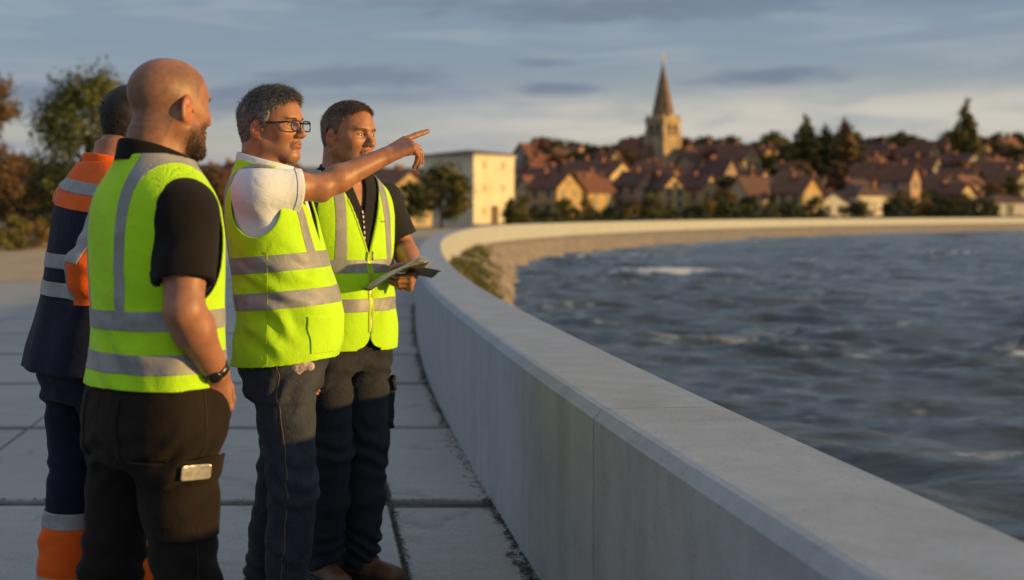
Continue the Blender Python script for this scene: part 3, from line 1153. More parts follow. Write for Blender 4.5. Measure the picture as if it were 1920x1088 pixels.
def surface_nets(xs, ys, zs, d, relax=1):
    ins = d < 0
    nx, ny, nz = d.shape
    cnt = np.zeros((nx - 1, ny - 1, nz - 1), np.int8)
    for i in (0, 1):
        for j in (0, 1):
            for k in (0, 1):
                cnt += ins[i:nx - 1 + i, j:ny - 1 + j, k:nz - 1 + k]
    act = (cnt > 0) & (cnt < 8)
    I, J, K = np.nonzero(act)
    n = len(I)
    idx = np.full(act.shape, -1, np.int32)
    idx[I, J, K] = np.arange(n)
    cv = np.zeros((n, 2, 2, 2), np.float32)
    for i in (0, 1):
        for j in (0, 1):
            for k in (0, 1):
                cv[:, i, j, k] = d[I + i, J + j, K + k]
    acc = np.zeros((n, 3), np.float32)
    c = np.zeros(n, np.float32)
    for axn in range(3):
        for a in (0, 1):
            for b in (0, 1):
                if axn == 0:
                    v0, v1, off = cv[:, 0, a, b], cv[:, 1, a, b], (None, a, b)
                elif axn == 1:
                    v0, v1, off = cv[:, a, 0, b], cv[:, a, 1, b], (a, None, b)
                else:
                    v0, v1, off = cv[:, a, b, 0], cv[:, a, b, 1], (a, b, None)
                m = (v0 < 0) != (v1 < 0)
                t = np.where(m, v0 / np.where(m, v0 - v1, 1), 0)
                for q in range(3):
                    acc[:, q] += np.where(m, t if off[q] is None else off[q], 0)
                c += m
    acc /= np.maximum(c, 1)[:, None]
    V = np.stack([xs[I] + acc[:, 0] * (xs[I + 1] - xs[I]), ys[J] + acc[:, 1] * (ys[J + 1] - ys[J]), zs[K] + acc[:, 2] * (zs[K + 1] - zs[K])], 1)
    Fs = []
    for axn in range(3):
        if axn == 0:
            s0, s1 = ins[:-1, 1:-1, 1:-1], ins[1:, 1:-1, 1:-1]
        elif axn == 1:
            s0, s1 = ins[1:-1, :-1, 1:-1], ins[1:-1, 1:, 1:-1]
        else:
            s0, s1 = ins[1:-1, 1:-1, :-1], ins[1:-1, 1:-1, 1:]
        e = np.nonzero(s0 != s1)
        fl = s0[e]
        i, j, k = e
        if axn == 0:
            j, k = j + 1, k + 1
            q = [idx[i, j - 1, k - 1], idx[i, j, k - 1], idx[i, j, k], idx[i, j - 1, k]]
        elif axn == 1:
            i, k = i + 1, k + 1
            q = [idx[i - 1, j, k - 1], idx[i - 1, j, k], idx[i, j, k], idx[i, j, k - 1]]
        else:
            i, j = i + 1, j + 1
            q = [idx[i - 1, j - 1, k], idx[i, j - 1, k], idx[i, j, k], idx[i - 1, j, k]]
        q = np.stack(q, 1)
        q[~fl] = q[~fl][:, ::-1]
        Fs.append(q)
    F = np.concatenate(Fs)
    F = F[(F >= 0).all(1)]
    for _ in range(relax):
        V = laplace(V, F, .35)
    return V, F


def laplace(V, F, w):
    acc = np.zeros_like(V)
    c = np.zeros(len(V), np.float32)
    for a, b in ((0, 1), (1, 2), (2, 3), (3, 0)):
        np.add.at(acc, F[:, a], V[F[:, b]])
        np.add.at(acc, F[:, b], V[F[:, a]])
        np.add.at(c, F[:, a], 1)
        np.add.at(c, F[:, b], 1)
    return V * (1 - w) + acc / np.maximum(c, 1)[:, None] * w


def vnormals(V, F):
    n = np.cross(V[F[:, 2]] - V[F[:, 0]], V[F[:, 3]] - V[F[:, 1]])
    N = np.zeros_like(V)
    for q in range(4):
        np.add.at(N, F[:, q], n)
    return N / np.maximum(np.linalg.norm(N, axis=1, keepdims=True), 1e-9)


def V3(*a):
    return np.array(a, np.float32)


# ---- primitives: (function, box lo, box hi)
def rc(a, b, ra, rb, flat=None):
    """tapered capsule; flat = (direction, factor) squashes it along a direction"""
    a, b = np.asarray(a, np.float32), np.asarray(b, np.float32)
    ba = b - a
    L2 = float(ba @ ba) + 1e-12
    if flat is not None:
        nv = np.asarray(flat[0], np.float32)
        nv = nv - ba * (nv @ ba) / L2
        nv = nv / (np.linalg.norm(nv) + 1e-9)
        g = 1 / flat[1] ** 2 - 1

    def fn(X, Y, Z):
        px, py, pz = X - a[0], Y - a[1], Z - a[2]
        t = np.clip((px * ba[0] + py * ba[1] + pz * ba[2]) / L2, 0, 1)
        qx, qy, qz = px - t * ba[0], py - t * ba[1], pz - t * ba[2]
        d2 = qx * qx + qy * qy + qz * qz
        if flat is not None:
            m = qx * nv[0] + qy * nv[1] + qz * nv[2]
            d2 = d2 + g * m * m
        return (np.sqrt(d2) - (ra + t * (rb - ra))) * (1 if flat is None else min(1, flat[1] + .25))
    r = max(ra, rb)
    return fn, np.minimum(a, b) - r, np.maximum(a, b) + r


def ell(c, r, M=None):
    c, r = np.asarray(c, np.float32), np.asarray(r, np.float32)
    M = np.eye(3, dtype=np.float32) if M is None else np.asarray(M, np.float32)

    def fn(X, Y, Z):
        px, py, pz = X - c[0], Y - c[1], Z - c[2]
        u = [px * M[0, i] + py * M[1, i] + pz * M[2, i] for i in range(3)]
        k0 = np.sqrt((u[0] / r[0]) ** 2 + (u[1] / r[1]) ** 2 + (u[2] / r[2]) ** 2)
        k1 = np.sqrt((u[0] / r[0] ** 2) ** 2 + (u[1] / r[1] ** 2) ** 2 + (u[2] / r[2] ** 2) ** 2)
        return k0 * (k0 - 1) / np.maximum(k1, 1e-6)
    R_ = np.abs(M) @ r
    return fn, c - R_, c + R_


def loft(zk, cx, cy, a, bf, bb, n=2.3, off=0.0):
    """trunk-like solid: half width a, front and back depth bf / bb around a moving centre, by height"""
    zk = np.asarray(zk, float)
    zz = np.linspace(zk[0], zk[-1], 240)

    def sm(v):
        v = np.broadcast_to(np.asarray(v, float), zk.shape)
        r = np.interp(zz, zk, v)
        ker = np.hanning(13)
        ker /= ker.sum()
        return np.convolve(np.pad(r, 6, mode='edge'), ker, 'valid')
    P = [sm(v) for v in (cx, cy, a, bf, bb)]

    def fn(X, Y, Z):
        z = np.clip(Z, zk[0], zk[-1])
        x0, y0, aa, f, b = [np.interp(z, zz, p) for p in P]
        aa, f, b = aa + off, f + off, b + off
        u = np.abs(X - x0) / aa
        dy = Y - y0
        bbb = np.where(dy > 0, f, b)
        v = np.abs(dy) / bbb
        k = (u ** n + v ** n) ** (1 / n)
        d = (k - 1) * np.minimum(aa, bbb)
        return np.maximum(d, np.maximum(zk[0] - Z, Z - zk[-1])).astype(np.float32)
    m = max(np.max(a), np.max(bf), np.max(bb)) + off + .08
    cxa = np.broadcast_to(np.asarray(cx, float), zk.shape)
    cya = np.broadcast_to(np.asarray(cy, float), zk.shape)
    return fn, V3(cxa.min() - m, cya.min() - m, zk[0]), V3(cxa.max() + m, cya.max() + m, zk[-1])


def rotm(yaw=0, pitch=0, roll=0):
    """columns: right, forward, up.  yaw turns left (+), pitch looks up (+), roll tilts to the right (+)"""
    M = Matrix.Rotation(yaw, 3, 'Z') @ Matrix.Rotation(pitch, 3, 'X') @ Matrix.Rotation(roll, 3, 'Y')
    return np.array(M, np.float32)


class Head:
    """head frame: origin between the eyes' height and the skull's middle; x right, y forward, z up"""

    def __init__(s, pos, M, sc=1.0, **k):
        s.o, s.M, s.s = np.asarray(pos, np.float32), M, sc
        s.k = k

    def w(s, p):
        return s.o + s.M @ (np.asarray(p, np.float32) * s.s)

    def loc(s, V):
        return ((V - s.o) @ s.M) / s.s

    def E(s, c, r, rot=None):
        return ell(s.w(c), np.asarray(r) * s.s, s.M if rot is None else s.M @ rot)

    def C(s, a, b, ra, rb, flat=None):
        return rc(s.w(a), s.w(b), ra * s.s, rb * s.s, None if flat is None else (s.M @ np.asarray(flat[0], np.float32), flat[1]))

    def prims(s):
        k = s.k
        jw = k.get('jaw', 1.0)
        P = []
        A = lambda p, kk, sub=False: P.append((p, kk, sub))
        A(s.E((0, -.018, .036), (.0775, .101, .083)), 0)
        A(s.E((0, .022, .02), (.068, .072, .080)), .03)
        A(s.E((0, .034, -.038), (.058 * jw, .053, .062)), .03)
        for x in (-1, 1):
            A(s.C((x * .055 * jw, -.005, -.055), (x * .018, .064, -.100), .024, .020), .03)
            A(s.E((x * .046, .054, -.026), (.020, .021, .017)), .028)
            A(s.E((x * .060, .022, -.004), (.012, .03, .02)), .02)
        A(s.E((0, .073, -.102), (.019, .017, .015)), .018)
        A(s.E((0, .078, .022), (.046, .016, .011)), .016)
        for x in (-1, 1):
            A(s.E((x * .0315, .094, .0015), (.0185, .018, .0125)), .013, True)
        # nose
        A(s.C((0, .083, .006), (0, .108, -.028), .0085, .0105), .010)
        A(s.E((0, .108, -.034), (.0125, .011, .010)), .007)
        for x in (-1, 1):
            A(s.E((x * .0125, .098, -.037), (.0075, .011, .008)), .006)
            A(s.E((x * .0065, .103, -.0445), (.0035, .005, .003)), .003, True)
        # mouth
        A(s.E((0, .083, -.066), (.024, .013, .018)), .014)
        A(s.E((0, .0945, -.0605), (.021, .0055, .0042)), .004)
        A(s.E((0, .093, -.0705), (.018, .0060, .0050)), .004)
        A(s.E((0, .100, -.0655), (.0175, .008, .0013)), .003, True)
        A(s.E((0, .094, -.082), (.016, .006, .0045)), .006, True)
        for x in (-1, 1):
            A(s.C((x * .021, .090, -.040), (x * .032, .078, -.066), .0013, .0013), .006, True)
        # eyelids over the eyeballs
        for x in (-1, 1):
            A(s.E((x * .0315, .0705, .0005), (.0158, .0148, .0135)), .004)
            A(s.E((x * .0315, .0870, -.0016), (.0122, .008, .0031)), .0025, True)
        # ears
        for x in (-1, 1):
            rt = np.array(Matrix.Rotation(x * R(20), 3, 'Z') @ Matrix.Rotation(R(-12), 3, 'X'), np.float32)
            A(s.E((x * .0835, -.018, -.010), (.0080, .0200, .0315), rt), .006)
            A(s.E((x * .077, -.009, -.032), (.008, .011, .014), rt), .006)
            A(s.E((x * .0935, -.013, -.003), (.0092, .0118, .0200), rt), .003, True)
            A(s.E((x * .0915, -.005, -.015), (.0085, .0075, .0085), rt), .003, True)
            A(s.E((x * .0870, -.013, .003), (.0030, .0065, .0110), rt), .002)
            A(s.E((x * .0815, .0055, -.0145), (.0045, .004, .006), rt), .003)
        for q in k.get('extra', ()):
            A(*q(s))
        return P


def hand_prims(W, f, n, u, curl, thumb=(0.7, .7, .25), spread=.10, s=1.0, tcurl=.3):
    """W wrist; f finger direction, n palm side, u thumb side; curl: 4 triples of bend angles"""
    f = np.asarray(f, np.float32); f = f / np.linalg.norm(f)
    n = np.asarray(n, np.float32); n = n - f * (n @ f); n = n / np.linalg.norm(n)
    u0 = np.cross(f, n)
    u = u0 if (u0 @ np.asarray(u, np.float32)) > 0 else -u0
    W = np.asarray(W, np.float32)
    P = []
    kn = [(.091, .031), (.094, .010), (.090, -.011), (.082, -.030)]
    lens = [(.043, .026, .021), (.047, .030, .022), (.043, .028, .021), (.034, .021, .018)]
    rad = [(.0102, .0092, .0082, .0070), (.0104, .0094, .0084, .0072), (.0098, .0088, .0079, .0068), (.0088, .0078, .0070, .0060)]
    P.append((rc(W - f * .02, W + f * .012, .0265 * s, .025 * s, (n, .74)), .012, False))
    K = []
    for (a, b) in kn:
        base = W + (f * .006 + u * b * .55) * s
        kp = W + (f * a + u * b - n * .003) * s
        K.append(kp)
        P.append((rc(base, kp, .0155 * s, .0125 * s, (n, .95)), .012, False))
    P.append((ell(W + (f * .045 + n * .006) * s, V3(.028, .045, .015) * s, np.stack([u, f, n], 1)), .012, False))
    for q in range(4):
        p = K[q]
        d = f * math.cos(0) + u * (kn[q][1] * spread / .03) * .3
        d = d / np.linalg.norm(d)
        ang = 0
        for j in range(3):
            ang += curl[q][j]
            dd = d * math.cos(ang) + n * math.sin(ang)
            e = p + dd * lens[q][j] * s
            P.append((rc(p, e, rad[q][j] * s, rad[q][j + 1] * s), .003 if j else .006, False))
            p = e
    tb = W + (f * .018 + u * .020 + n * .008) * s
    td = f * thumb[0] + u * thumb[1] + n * thumb[2]
    td = td / np.linalg.norm(td)
    t1 = tb + td * .044 * s
    P.append((rc(tb, t1, .0155 * s, .0118 * s), .012, False))
    d2 = td * math.cos(tcurl) + (f * .8 - u * .6) * math.sin(tcurl)
    t2 = t1 + d2 * .031 * s
    P.append((rc(t1, t2, .0112 * s, .0098 * s), .004, False))
    d3 = d2 * math.cos(tcurl) + (f * .6 - u * .8) * math.sin(tcurl)
    P.append((rc(t2, t2 + d3 * .026 * s, .0098 * s, .0078 * s), .004, False))
    return P


def arm_prims(S, E, W, s=1.0, r=(.058, .046, .041, .045, .029), front=None):
    S, E, W = [np.asarray(p, np.float32) for p in (S, E, W)]
    P = [(ell(S, V3(.064, .064, .066) * s), .03, False),
         (rc(S, S * .5 + E * .5, r[0] * s, .052 * s), .03, False),
         (rc(S * .5 + E * .5, E, .050 * s, r[2] * s), .02, False)]
    m = E + (W - E) * .28
    P += [(rc(E, m, r[2] * s, r[3] * s), .02, False), (rc(m, W, r[3] * .97 * s, r[4] * s), .02, False)]
    if front is not None:
        fr = np.asarray(front, np.float32)
        P.append((ell(S + (E - S) * .52 + fr * .013, V3(.040, .040, .075) * s, frame_z(E - S)), .02, False))
    # elbow point
    out = -((S - E) / np.linalg.norm(S - E) + (W - E) / np.linalg.norm(W - E))
    if np.linalg.norm(out) > .05:
        out = out / np.linalg.norm(out)
        P.append((ell(E + out * .022, V3(.022, .022, .024) * s), .018, False))
    return P


def frame_z(v):
    z = np.asarray(v, np.float32); z = z / np.linalg.norm(z)
    a = np.cross(z, V3(0, 0, 1)) if abs(z[2]) < .95 else np.cross(z, V3(1, 0, 0))
    a = a / np.linalg.norm(a)
    return np.stack([a, np.cross(z, a), z], 1)


# ---- cutting and layering garment pieces out of a finished garment mesh
def patch(src, name, m, parent, planes, off=.002, keep=None, rim=0.0, smooth=0, wob=0.0):
    """a piece of fabric sewn on a garment: the part of src inside all planes [(point, inward normal)], lifted by off"""
    bm = bmesh.new()
    bm.from_mesh(src.data)
    for co, no in planes:
        g = bm.verts[:] + bm.edges[:] + bm.faces[:]
        bmesh.ops.bisect_plane(bm, geom=g, plane_co=co, plane_no=no, clear_inner=True, dist=1e-5)
    if keep is not None:
        dele = [f for f in bm.faces if not keep(f.calc_center_median(), f.normal)]
        bmesh.ops.delete(bm, geom=dele, context='FACES')
    if not bm.faces:
        bm.free()
        return None
    bm.normal_update()
    nv = {v: v.normal.copy() for v in bm.verts}
    if smooth:
        for _ in range(smooth):
            bmesh.ops.smooth_vert(bm, verts=[v for v in bm.verts if not v.is_boundary], factor=.5, use_axis_x=True, use_axis_y=True, use_axis_z=True)
    for v in bm.verts:
        v.co += nv[v] * off
    if rim:
        be = [e for e in bm.edges if e.is_boundary]
        r = bmesh.ops.extrude_edge_only(bm, edges=be)
        back = {}
        for v in r['geom']:
            if isinstance(v, bmesh.types.BMVert):
                best = v.link_edges
                for e in best:
                    o = e.other_vert(v)
                    if o in nv:
                        v.co -= nv[o] * rim
                        break
    me = bpy.data.meshes.new(name)
    bm.to_mesh(me)
    bm.free()
    me.polygons.foreach_set('use_smooth', np.ones(len(me.polygons), bool))
    me.materials.append(m)
    return link(bpy.data.objects.new(name, me), parent)


def strands(name, V, N, C, m, parent, n, length, width, flow, seed=1, lift=.45, jit=.35, curl=0.0):
    """short hairs: thin tapered blades rooted on given points"""
    rg = np.random.default_rng(seed)
    ids = rg.integers(0, len(V), n)
    P, Nn = V[ids], N[ids]
    d = Nn * lift + flow[ids] + rg.normal(size=(n, 3)) * jit
    d /= np.linalg.norm(d, axis=1, keepdims=True)
    s = np.cross(d, Nn + rg.normal(size=(n, 3)) * .3)
    s /= np.linalg.norm(s, axis=1, keepdims=True) + 1e-9
    L = (length[ids] * rg.uniform(.6, 1.25, n))[:, None]
    w = width * rg.uniform(.7, 1.3, (n, 1))
    P = P - Nn * .0015
    mid = P + d * L * .55
    d2 = d * .8 - Nn * .35 + rg.normal(size=(n, 3)) * .15
    d2 /= np.linalg.norm(d2, axis=1, keepdims=True)
    tip = mid + d2 * L * .45
    VV = np.stack([P - s * w, P + s * w, mid + s * w * .8, mid - s * w * .8, tip + s * w * .15, tip - s * w * .15], 1).reshape(-1, 3)
    b = np.arange(n) * 6
    F = np.concatenate([np.stack([b, b + 1, b + 2, b + 3], 1), np.stack([b + 3, b + 2, b + 4, b + 5], 1)])
    cc = C[rg.integers(0, len(C), n)] * rg.uniform(.7, 1.3, (n, 1))
    return mesh_np(name, VV, F, m, parent, True, np.repeat(cc, 6, 0))


def uv_ball(name, c, r, m, parent, M=None, n=18):
    th = np.linspace(0, math.pi, n)
    ph = np.linspace(0, 2 * math.pi, 2 * n, endpoint=False)
    T, Pp = np.meshgrid(th, ph, indexing='ij')
    L = np.stack([np.sin(T) * np.cos(Pp), np.sin(T) * np.sin(Pp), np.cos(T)], -1)
    L = L * np.asarray(r)
    if M is not None:
        L = L @ M.T
    V = (L + np.asarray(c)).reshape(-1, 3)
    k = 2 * n
    idx = np.arange(n * k).reshape(n, k)
    a = idx[:-1]
    b = idx[1:]
    F = np.stack([a.ravel(), b.ravel(), np.roll(b, -1, 1).ravel(), np.roll(a, -1, 1).ravel()], 1)
    return mesh_np(name, V, F, m, parent)


# ---- person materials
M_SKIN = mat_tinted('skin', .46, .08, .26, 330, .40, .16)
M_HAIR = mat_tinted('hair', .55, 0, .0, 200, .35, .15)
M_EYE = mat('eye_white', (.30, .26, .23), .25, .05, 40)
M_IRIS = mat('iris', (.035, .028, .022), .2, .2, 200)
M_LIME = mat_cloth('lime_fabric', (.42, .74, .010), .10, .6, .72, .1, .62)
M_TAPE = None
t = NT('reflective_tape')
f = t.noise(14, 4, dist=.8)
c = t.ramp(f, [(.3, (.21, .21, .21)), (.7, (.32, .32, .32))])
t.color(c)
n1 = t.bump(t.noise(30, 4, dist=.8), .5, .004)
t.bump(t.noise(500, 2), .2, .001, n1)
M_TAPE = t.set(Roughness=.5, Specular_IOR_Level=.4)
M_TRIM = mat_cloth('lime_binding', (.42, .60, .02), .08, .4, .8, .05, .2)
M_BLACK = mat_cloth('black_pique', (.010, .0085, .0085), .3, 1.0, .95, .03, .4)
M_DKGREY = mat_cloth('charcoal_pique', (.016, .016, .018), .25, 1.0, .9, .05, .4)
M_WHITE = mat_cloth('white_cotton', (.66, .70, .78), .05, .6, .85, .1, .7)
M_BROWNT = mat_cloth('brown_work_cotton', (.0155, .0105, .008), .4, .9, .92, .02, .7)
M_NAVY = mat_cloth('navy_work_cotton', (.008, .010, .024), .3, .8, .9, .05, .7)
M_ORANGE = mat_cloth('orange_hi_vis', (.80, .115, .008), .10, .6, .72, .05, .6)
M_STITCH = mat('stitching', (.22, .13, .06), .9, .2, 50)
M_STITCHD = mat('dark_stitching', (.02, .015, .012), .9, .2, 50)
M_BLKPL = mat('black_plastic', (.012, .012, .013), .3, .1, 30)
M_METAL = mat('metal_zip', (.25, .25, .25), .35, .2, 60, Metallic=.8)
M_LEATHER = mat('brown_leather', (.115, .048, .022), .5, .3, 25, .4, 120)
M_SOLE = mat('dark_rubber', (.02, .018, .016), .8, .2, 20)
def denim(name, col, fade):
    t = NT(name)
    f = t.noise(9, 5, dist=.6)
    c = t.ramp(f, [(.3, col), (.7, fade)])
    tw = t.noise(300, 2, t.coord((1, 1, .25)))
    c = t.mix(.35, c, t.ramp(tw, [(.3, mul(col, .5)), (.7, mul(fade, 1.5))]))
    t.color(c)
    n1 = t.bump(t.noise(24, 5, dist=.8), .65, .008)
    t.bump(tw, .35, .0015, n1)
    return t.set(Roughness=.9, Sheen_Weight=.03, Specular_IOR_Level=.25)
M_DENIM = denim('blue_denim', (.020, .025, .038), (.046, .051, .066))
M_DENIMD = denim('dark_denim', (.012, .015, .024), (.027, .030, .040))


def skin_tint(H, V, base=(.44, .20, .105), stub=0.0, beard=0.0, scalp=0.0, stubcol=(.10, .06, .04), brow=True):
    """pigment of the skin: lips, ears, cheeks, stubble, brows"""
    L = H.loc(V)
    x, y, z = L[:, 0], L[:, 1], L[:, 2]
    c = np.tile(np.array(base, np.float32), (len(V), 1))
    def blend(w, col):
        nonlocal c
        w = np.clip(w, 0, 1)[:, None]
        c = c * (1 - w) + np.array(col, np.float32) * w
    nz = fbm(x * 30, y * 30, z * 30, 3)
    blend(.28 + .4 * nz, mul(base, .74))
    blend(.35 * sstep(.15, .5, fbm(x * 16 + 5, y * 16, z * 16, 3)), (base[0] * 1.08, base[1] * .78, base[2] * .75))
    g = lambda cx, cy, cz, rx, ry, rz: np.exp(-(((np.abs(x) - cx) / rx) ** 2 + ((y - cy) / ry) ** 2 + ((z - cz) / rz) ** 2))
    blend(.45 * g(.042, .07, -.03, .022, .03, .02), (.50, .16, .085))
    blend(.5 * g(0, .11, -.034, .016, .02, .014), (.48, .15, .085))
    blend(.55 * g(.085, -.012, -.012, .012, .03, .04), (.55, .15, .075))
    lip = np.exp(-((x / .023) ** 4 + ((y - .096) / .014) ** 4 + ((z + .0655) / .0095) ** 4))
    blend(.7 * lip, (.36, .125, .085))
    # stubble / beard shadow: jaw, lip, chin, below the sideburns
    jawline = sstep(-.025, -.05, z + .012 * sstep(.06, .03, y)) * sstep(-.03, .0, y) * (z > -.16)
    cheek = sstep(.028, .012, (z + .052) * 1.0 - (.10 - y) * .1)
    st = jawline * cheek * (1 - lip)
    mo = np.exp(-((x / .028) ** 4 + ((y - .096) / .02) ** 4 + ((z + .052) / .0075) ** 4))
    st = np.clip(st + mo, 0, 1)
    ff = .75 + .5 * fbm(x * 120, y * 120, z * 120, 2)
    blend(np.clip(st * ff, 0, 1) * max(stub, beard), stubcol)
    if scalp:
        hl = sstep(-.01, .01, z - hairline(y, x)) * sstep(.118, .075, z + .25 * np.maximum(y, 0))
        blend(hl * scalp * ff, (.10, .065, .045))
    if brow:
        bz = .0165 + .004 * np.sin(np.clip((np.abs(x) - .012) / .045, 0, 1) * 3.0)
        b = np.exp(-((z - bz) / .0036) ** 4) * sstep(.010, .016, np.abs(x)) * sstep(.056, .046, np.abs(x)) * (y > .05)
        blend(b * .6, (.08, .045, .03))
    # lash lines and the crease above the lid
    ex, ez = (np.abs(x) - .0315) / .0150, (z + .0012) / .0062
    rr_ = np.sqrt(ex ** 2 + ez ** 2)
    blend(.75 * np.exp(-((rr_ - 1.0) / .28) ** 2) * (z > -.004) * (y > .06), (.06, .03, .022))
    return c.astype(np.float32)


def hairline(y, x=0):
    return np.interp(y, [-.14, -.075, -.058, -.050, -.043, -.030, -.012, .004, .012, .022, .034, .05, .066, .08, .1], [-.105, -.094, -.080, -.050, -.005, .026, .030, .016, -.010, .014, .045, .062, .076, .09, .16])


def add_eyes(H, parent, look=(0, 1, 0)):
    lv = np.asarray(look, np.float32)
    lv = lv / np.linalg.norm(lv)
    for x in (-1, 1):
        c = V3(x * .0315, .0715, -.0005)
        e = uv_ball('eye', H.w(c), .0128 * H.s, M_EYE, parent)
        q = H.M @ lv
        uv_ball('iris', H.w(c) + q * .0094 * H.s, V3(.0062, .0062, .0040) * H.s, M_IRIS, e, frame_z(q), 12)


def hair_cap(H, parent, thick, colors, seed, n, line=None, top=.0, lenf=1.0, name='hair', vox=.003, width=.0006, front=0.0, spike=.0, lift=.3, jit_=.22):
    o, s = H.o, H.s
    r = .15 * s
    F = Field(*[np.arange(o[i] - r, o[i] + r, vox, dtype=np.float32) for i in range(3)])
    F.add(H.E((0, -.018, .036), (.0775 + thick, .101 + thick, .083 + thick * 1.2 + top)), 0)
    F.add(H.E((0, .022, .02), (.068 + thick * .9, .072 + thick * .7, .080 + thick + top)), .03)
    F.add(H.C((0, -.05, -.02), (0, -.055, -.10), .056 + thick * .6, .052 + thick * .2), .03)
    X, Y, Z = F.grid()
    P = [(X - o[0]), (Y - o[1]), (Z - o[2])]
    L = [(P[0] * H.M[0, i] + P[1] * H.M[1, i] + P[2] * H.M[2, i]) / s for i in range(3)]
    ln = hairline(L[1] - front) if line is None else line(L[0], L[1], L[2])
    ln = ln + .004 * fbm(L[0] * 90, L[1] * 90, L[2] * 90, 2)
    F.d = smax(F.d, ((ln - L[2]) * .6 * s).astype(np.float32), .006)
    V, Fc = F.mesh(1)
    N = vnormals(V, Fc)
    Lo = H.loc(V)
    h = fbm(Lo[:, 0] * 60, Lo[:, 1] * 34, Lo[:, 2] * 60, 3)
    V = V + N * (h * (.0014 + spike * .5) * sstep(-.1, .06, Lo[:, 2]))[:, None]
    N = vnormals(V, Fc)
    cl = np.array(colors, np.float32)
    mix = np.clip(.5 + .9 * fbm(Lo[:, 0] * 130, Lo[:, 1] * 70, Lo[:, 2] * 60, 2), 0, .999)
    cc = cl[(mix * len(cl)).astype(int)] * .8
    ho = mesh_np(name, V, Fc, M_HAIR, parent, True, cc)
    flow = np.zeros_like(V)
    lx = Lo[:, 0]
    topw = sstep(.045, .10, Lo[:, 2])[:, None]
    fl = np.stack([lx * 5, .8 + 0 * lx, -.1 + 0 * lx], 1) * topw + np.stack([0 * lx, -.35 + 0 * lx, -.9 + 0 * lx], 1) * (1 - topw)
    flow = (fl @ H.M.T) * .8
    ok = np.arange(len(V))
    ln_ = (.007 + .010 * sstep(.02, .10, Lo[:, 2])) * lenf
    # outer shell only
    dist = np.linalg.norm((V - H.w((0, -.01, .02))), axis=1)
    outw = (N * (V - H.w((0, -.01, .02)))).sum(1) > 0
    ids = ok[outw]
    strands('hair_strands', V[ids], N[ids], cl, M_HAIR, ho, n, ln_[ids], width, flow[ids], seed, lift, jit_)
    return ho
# ================================================================= PERSON BUILDER
ZK = np.array([.78, .86, .94, 1.02, 1.10, 1.18, 1.26, 1.34, 1.40, 1.44, 1.475, 1.505, 1.54, 1.58])
TA = np.array([.160, .178, .172, .160, .158, .166, .178, .186, .180, .160, .118, .080, .062, .058])
TF = np.array([.095, .112, .122, .124, .124, .122, .120, .112, .100, .088, .076, .066, .060, .058])
TB = np.array([.110, .125, .108, .096, .098, .106, .112, .112, .106, .098, .086, .074, .064, .060])


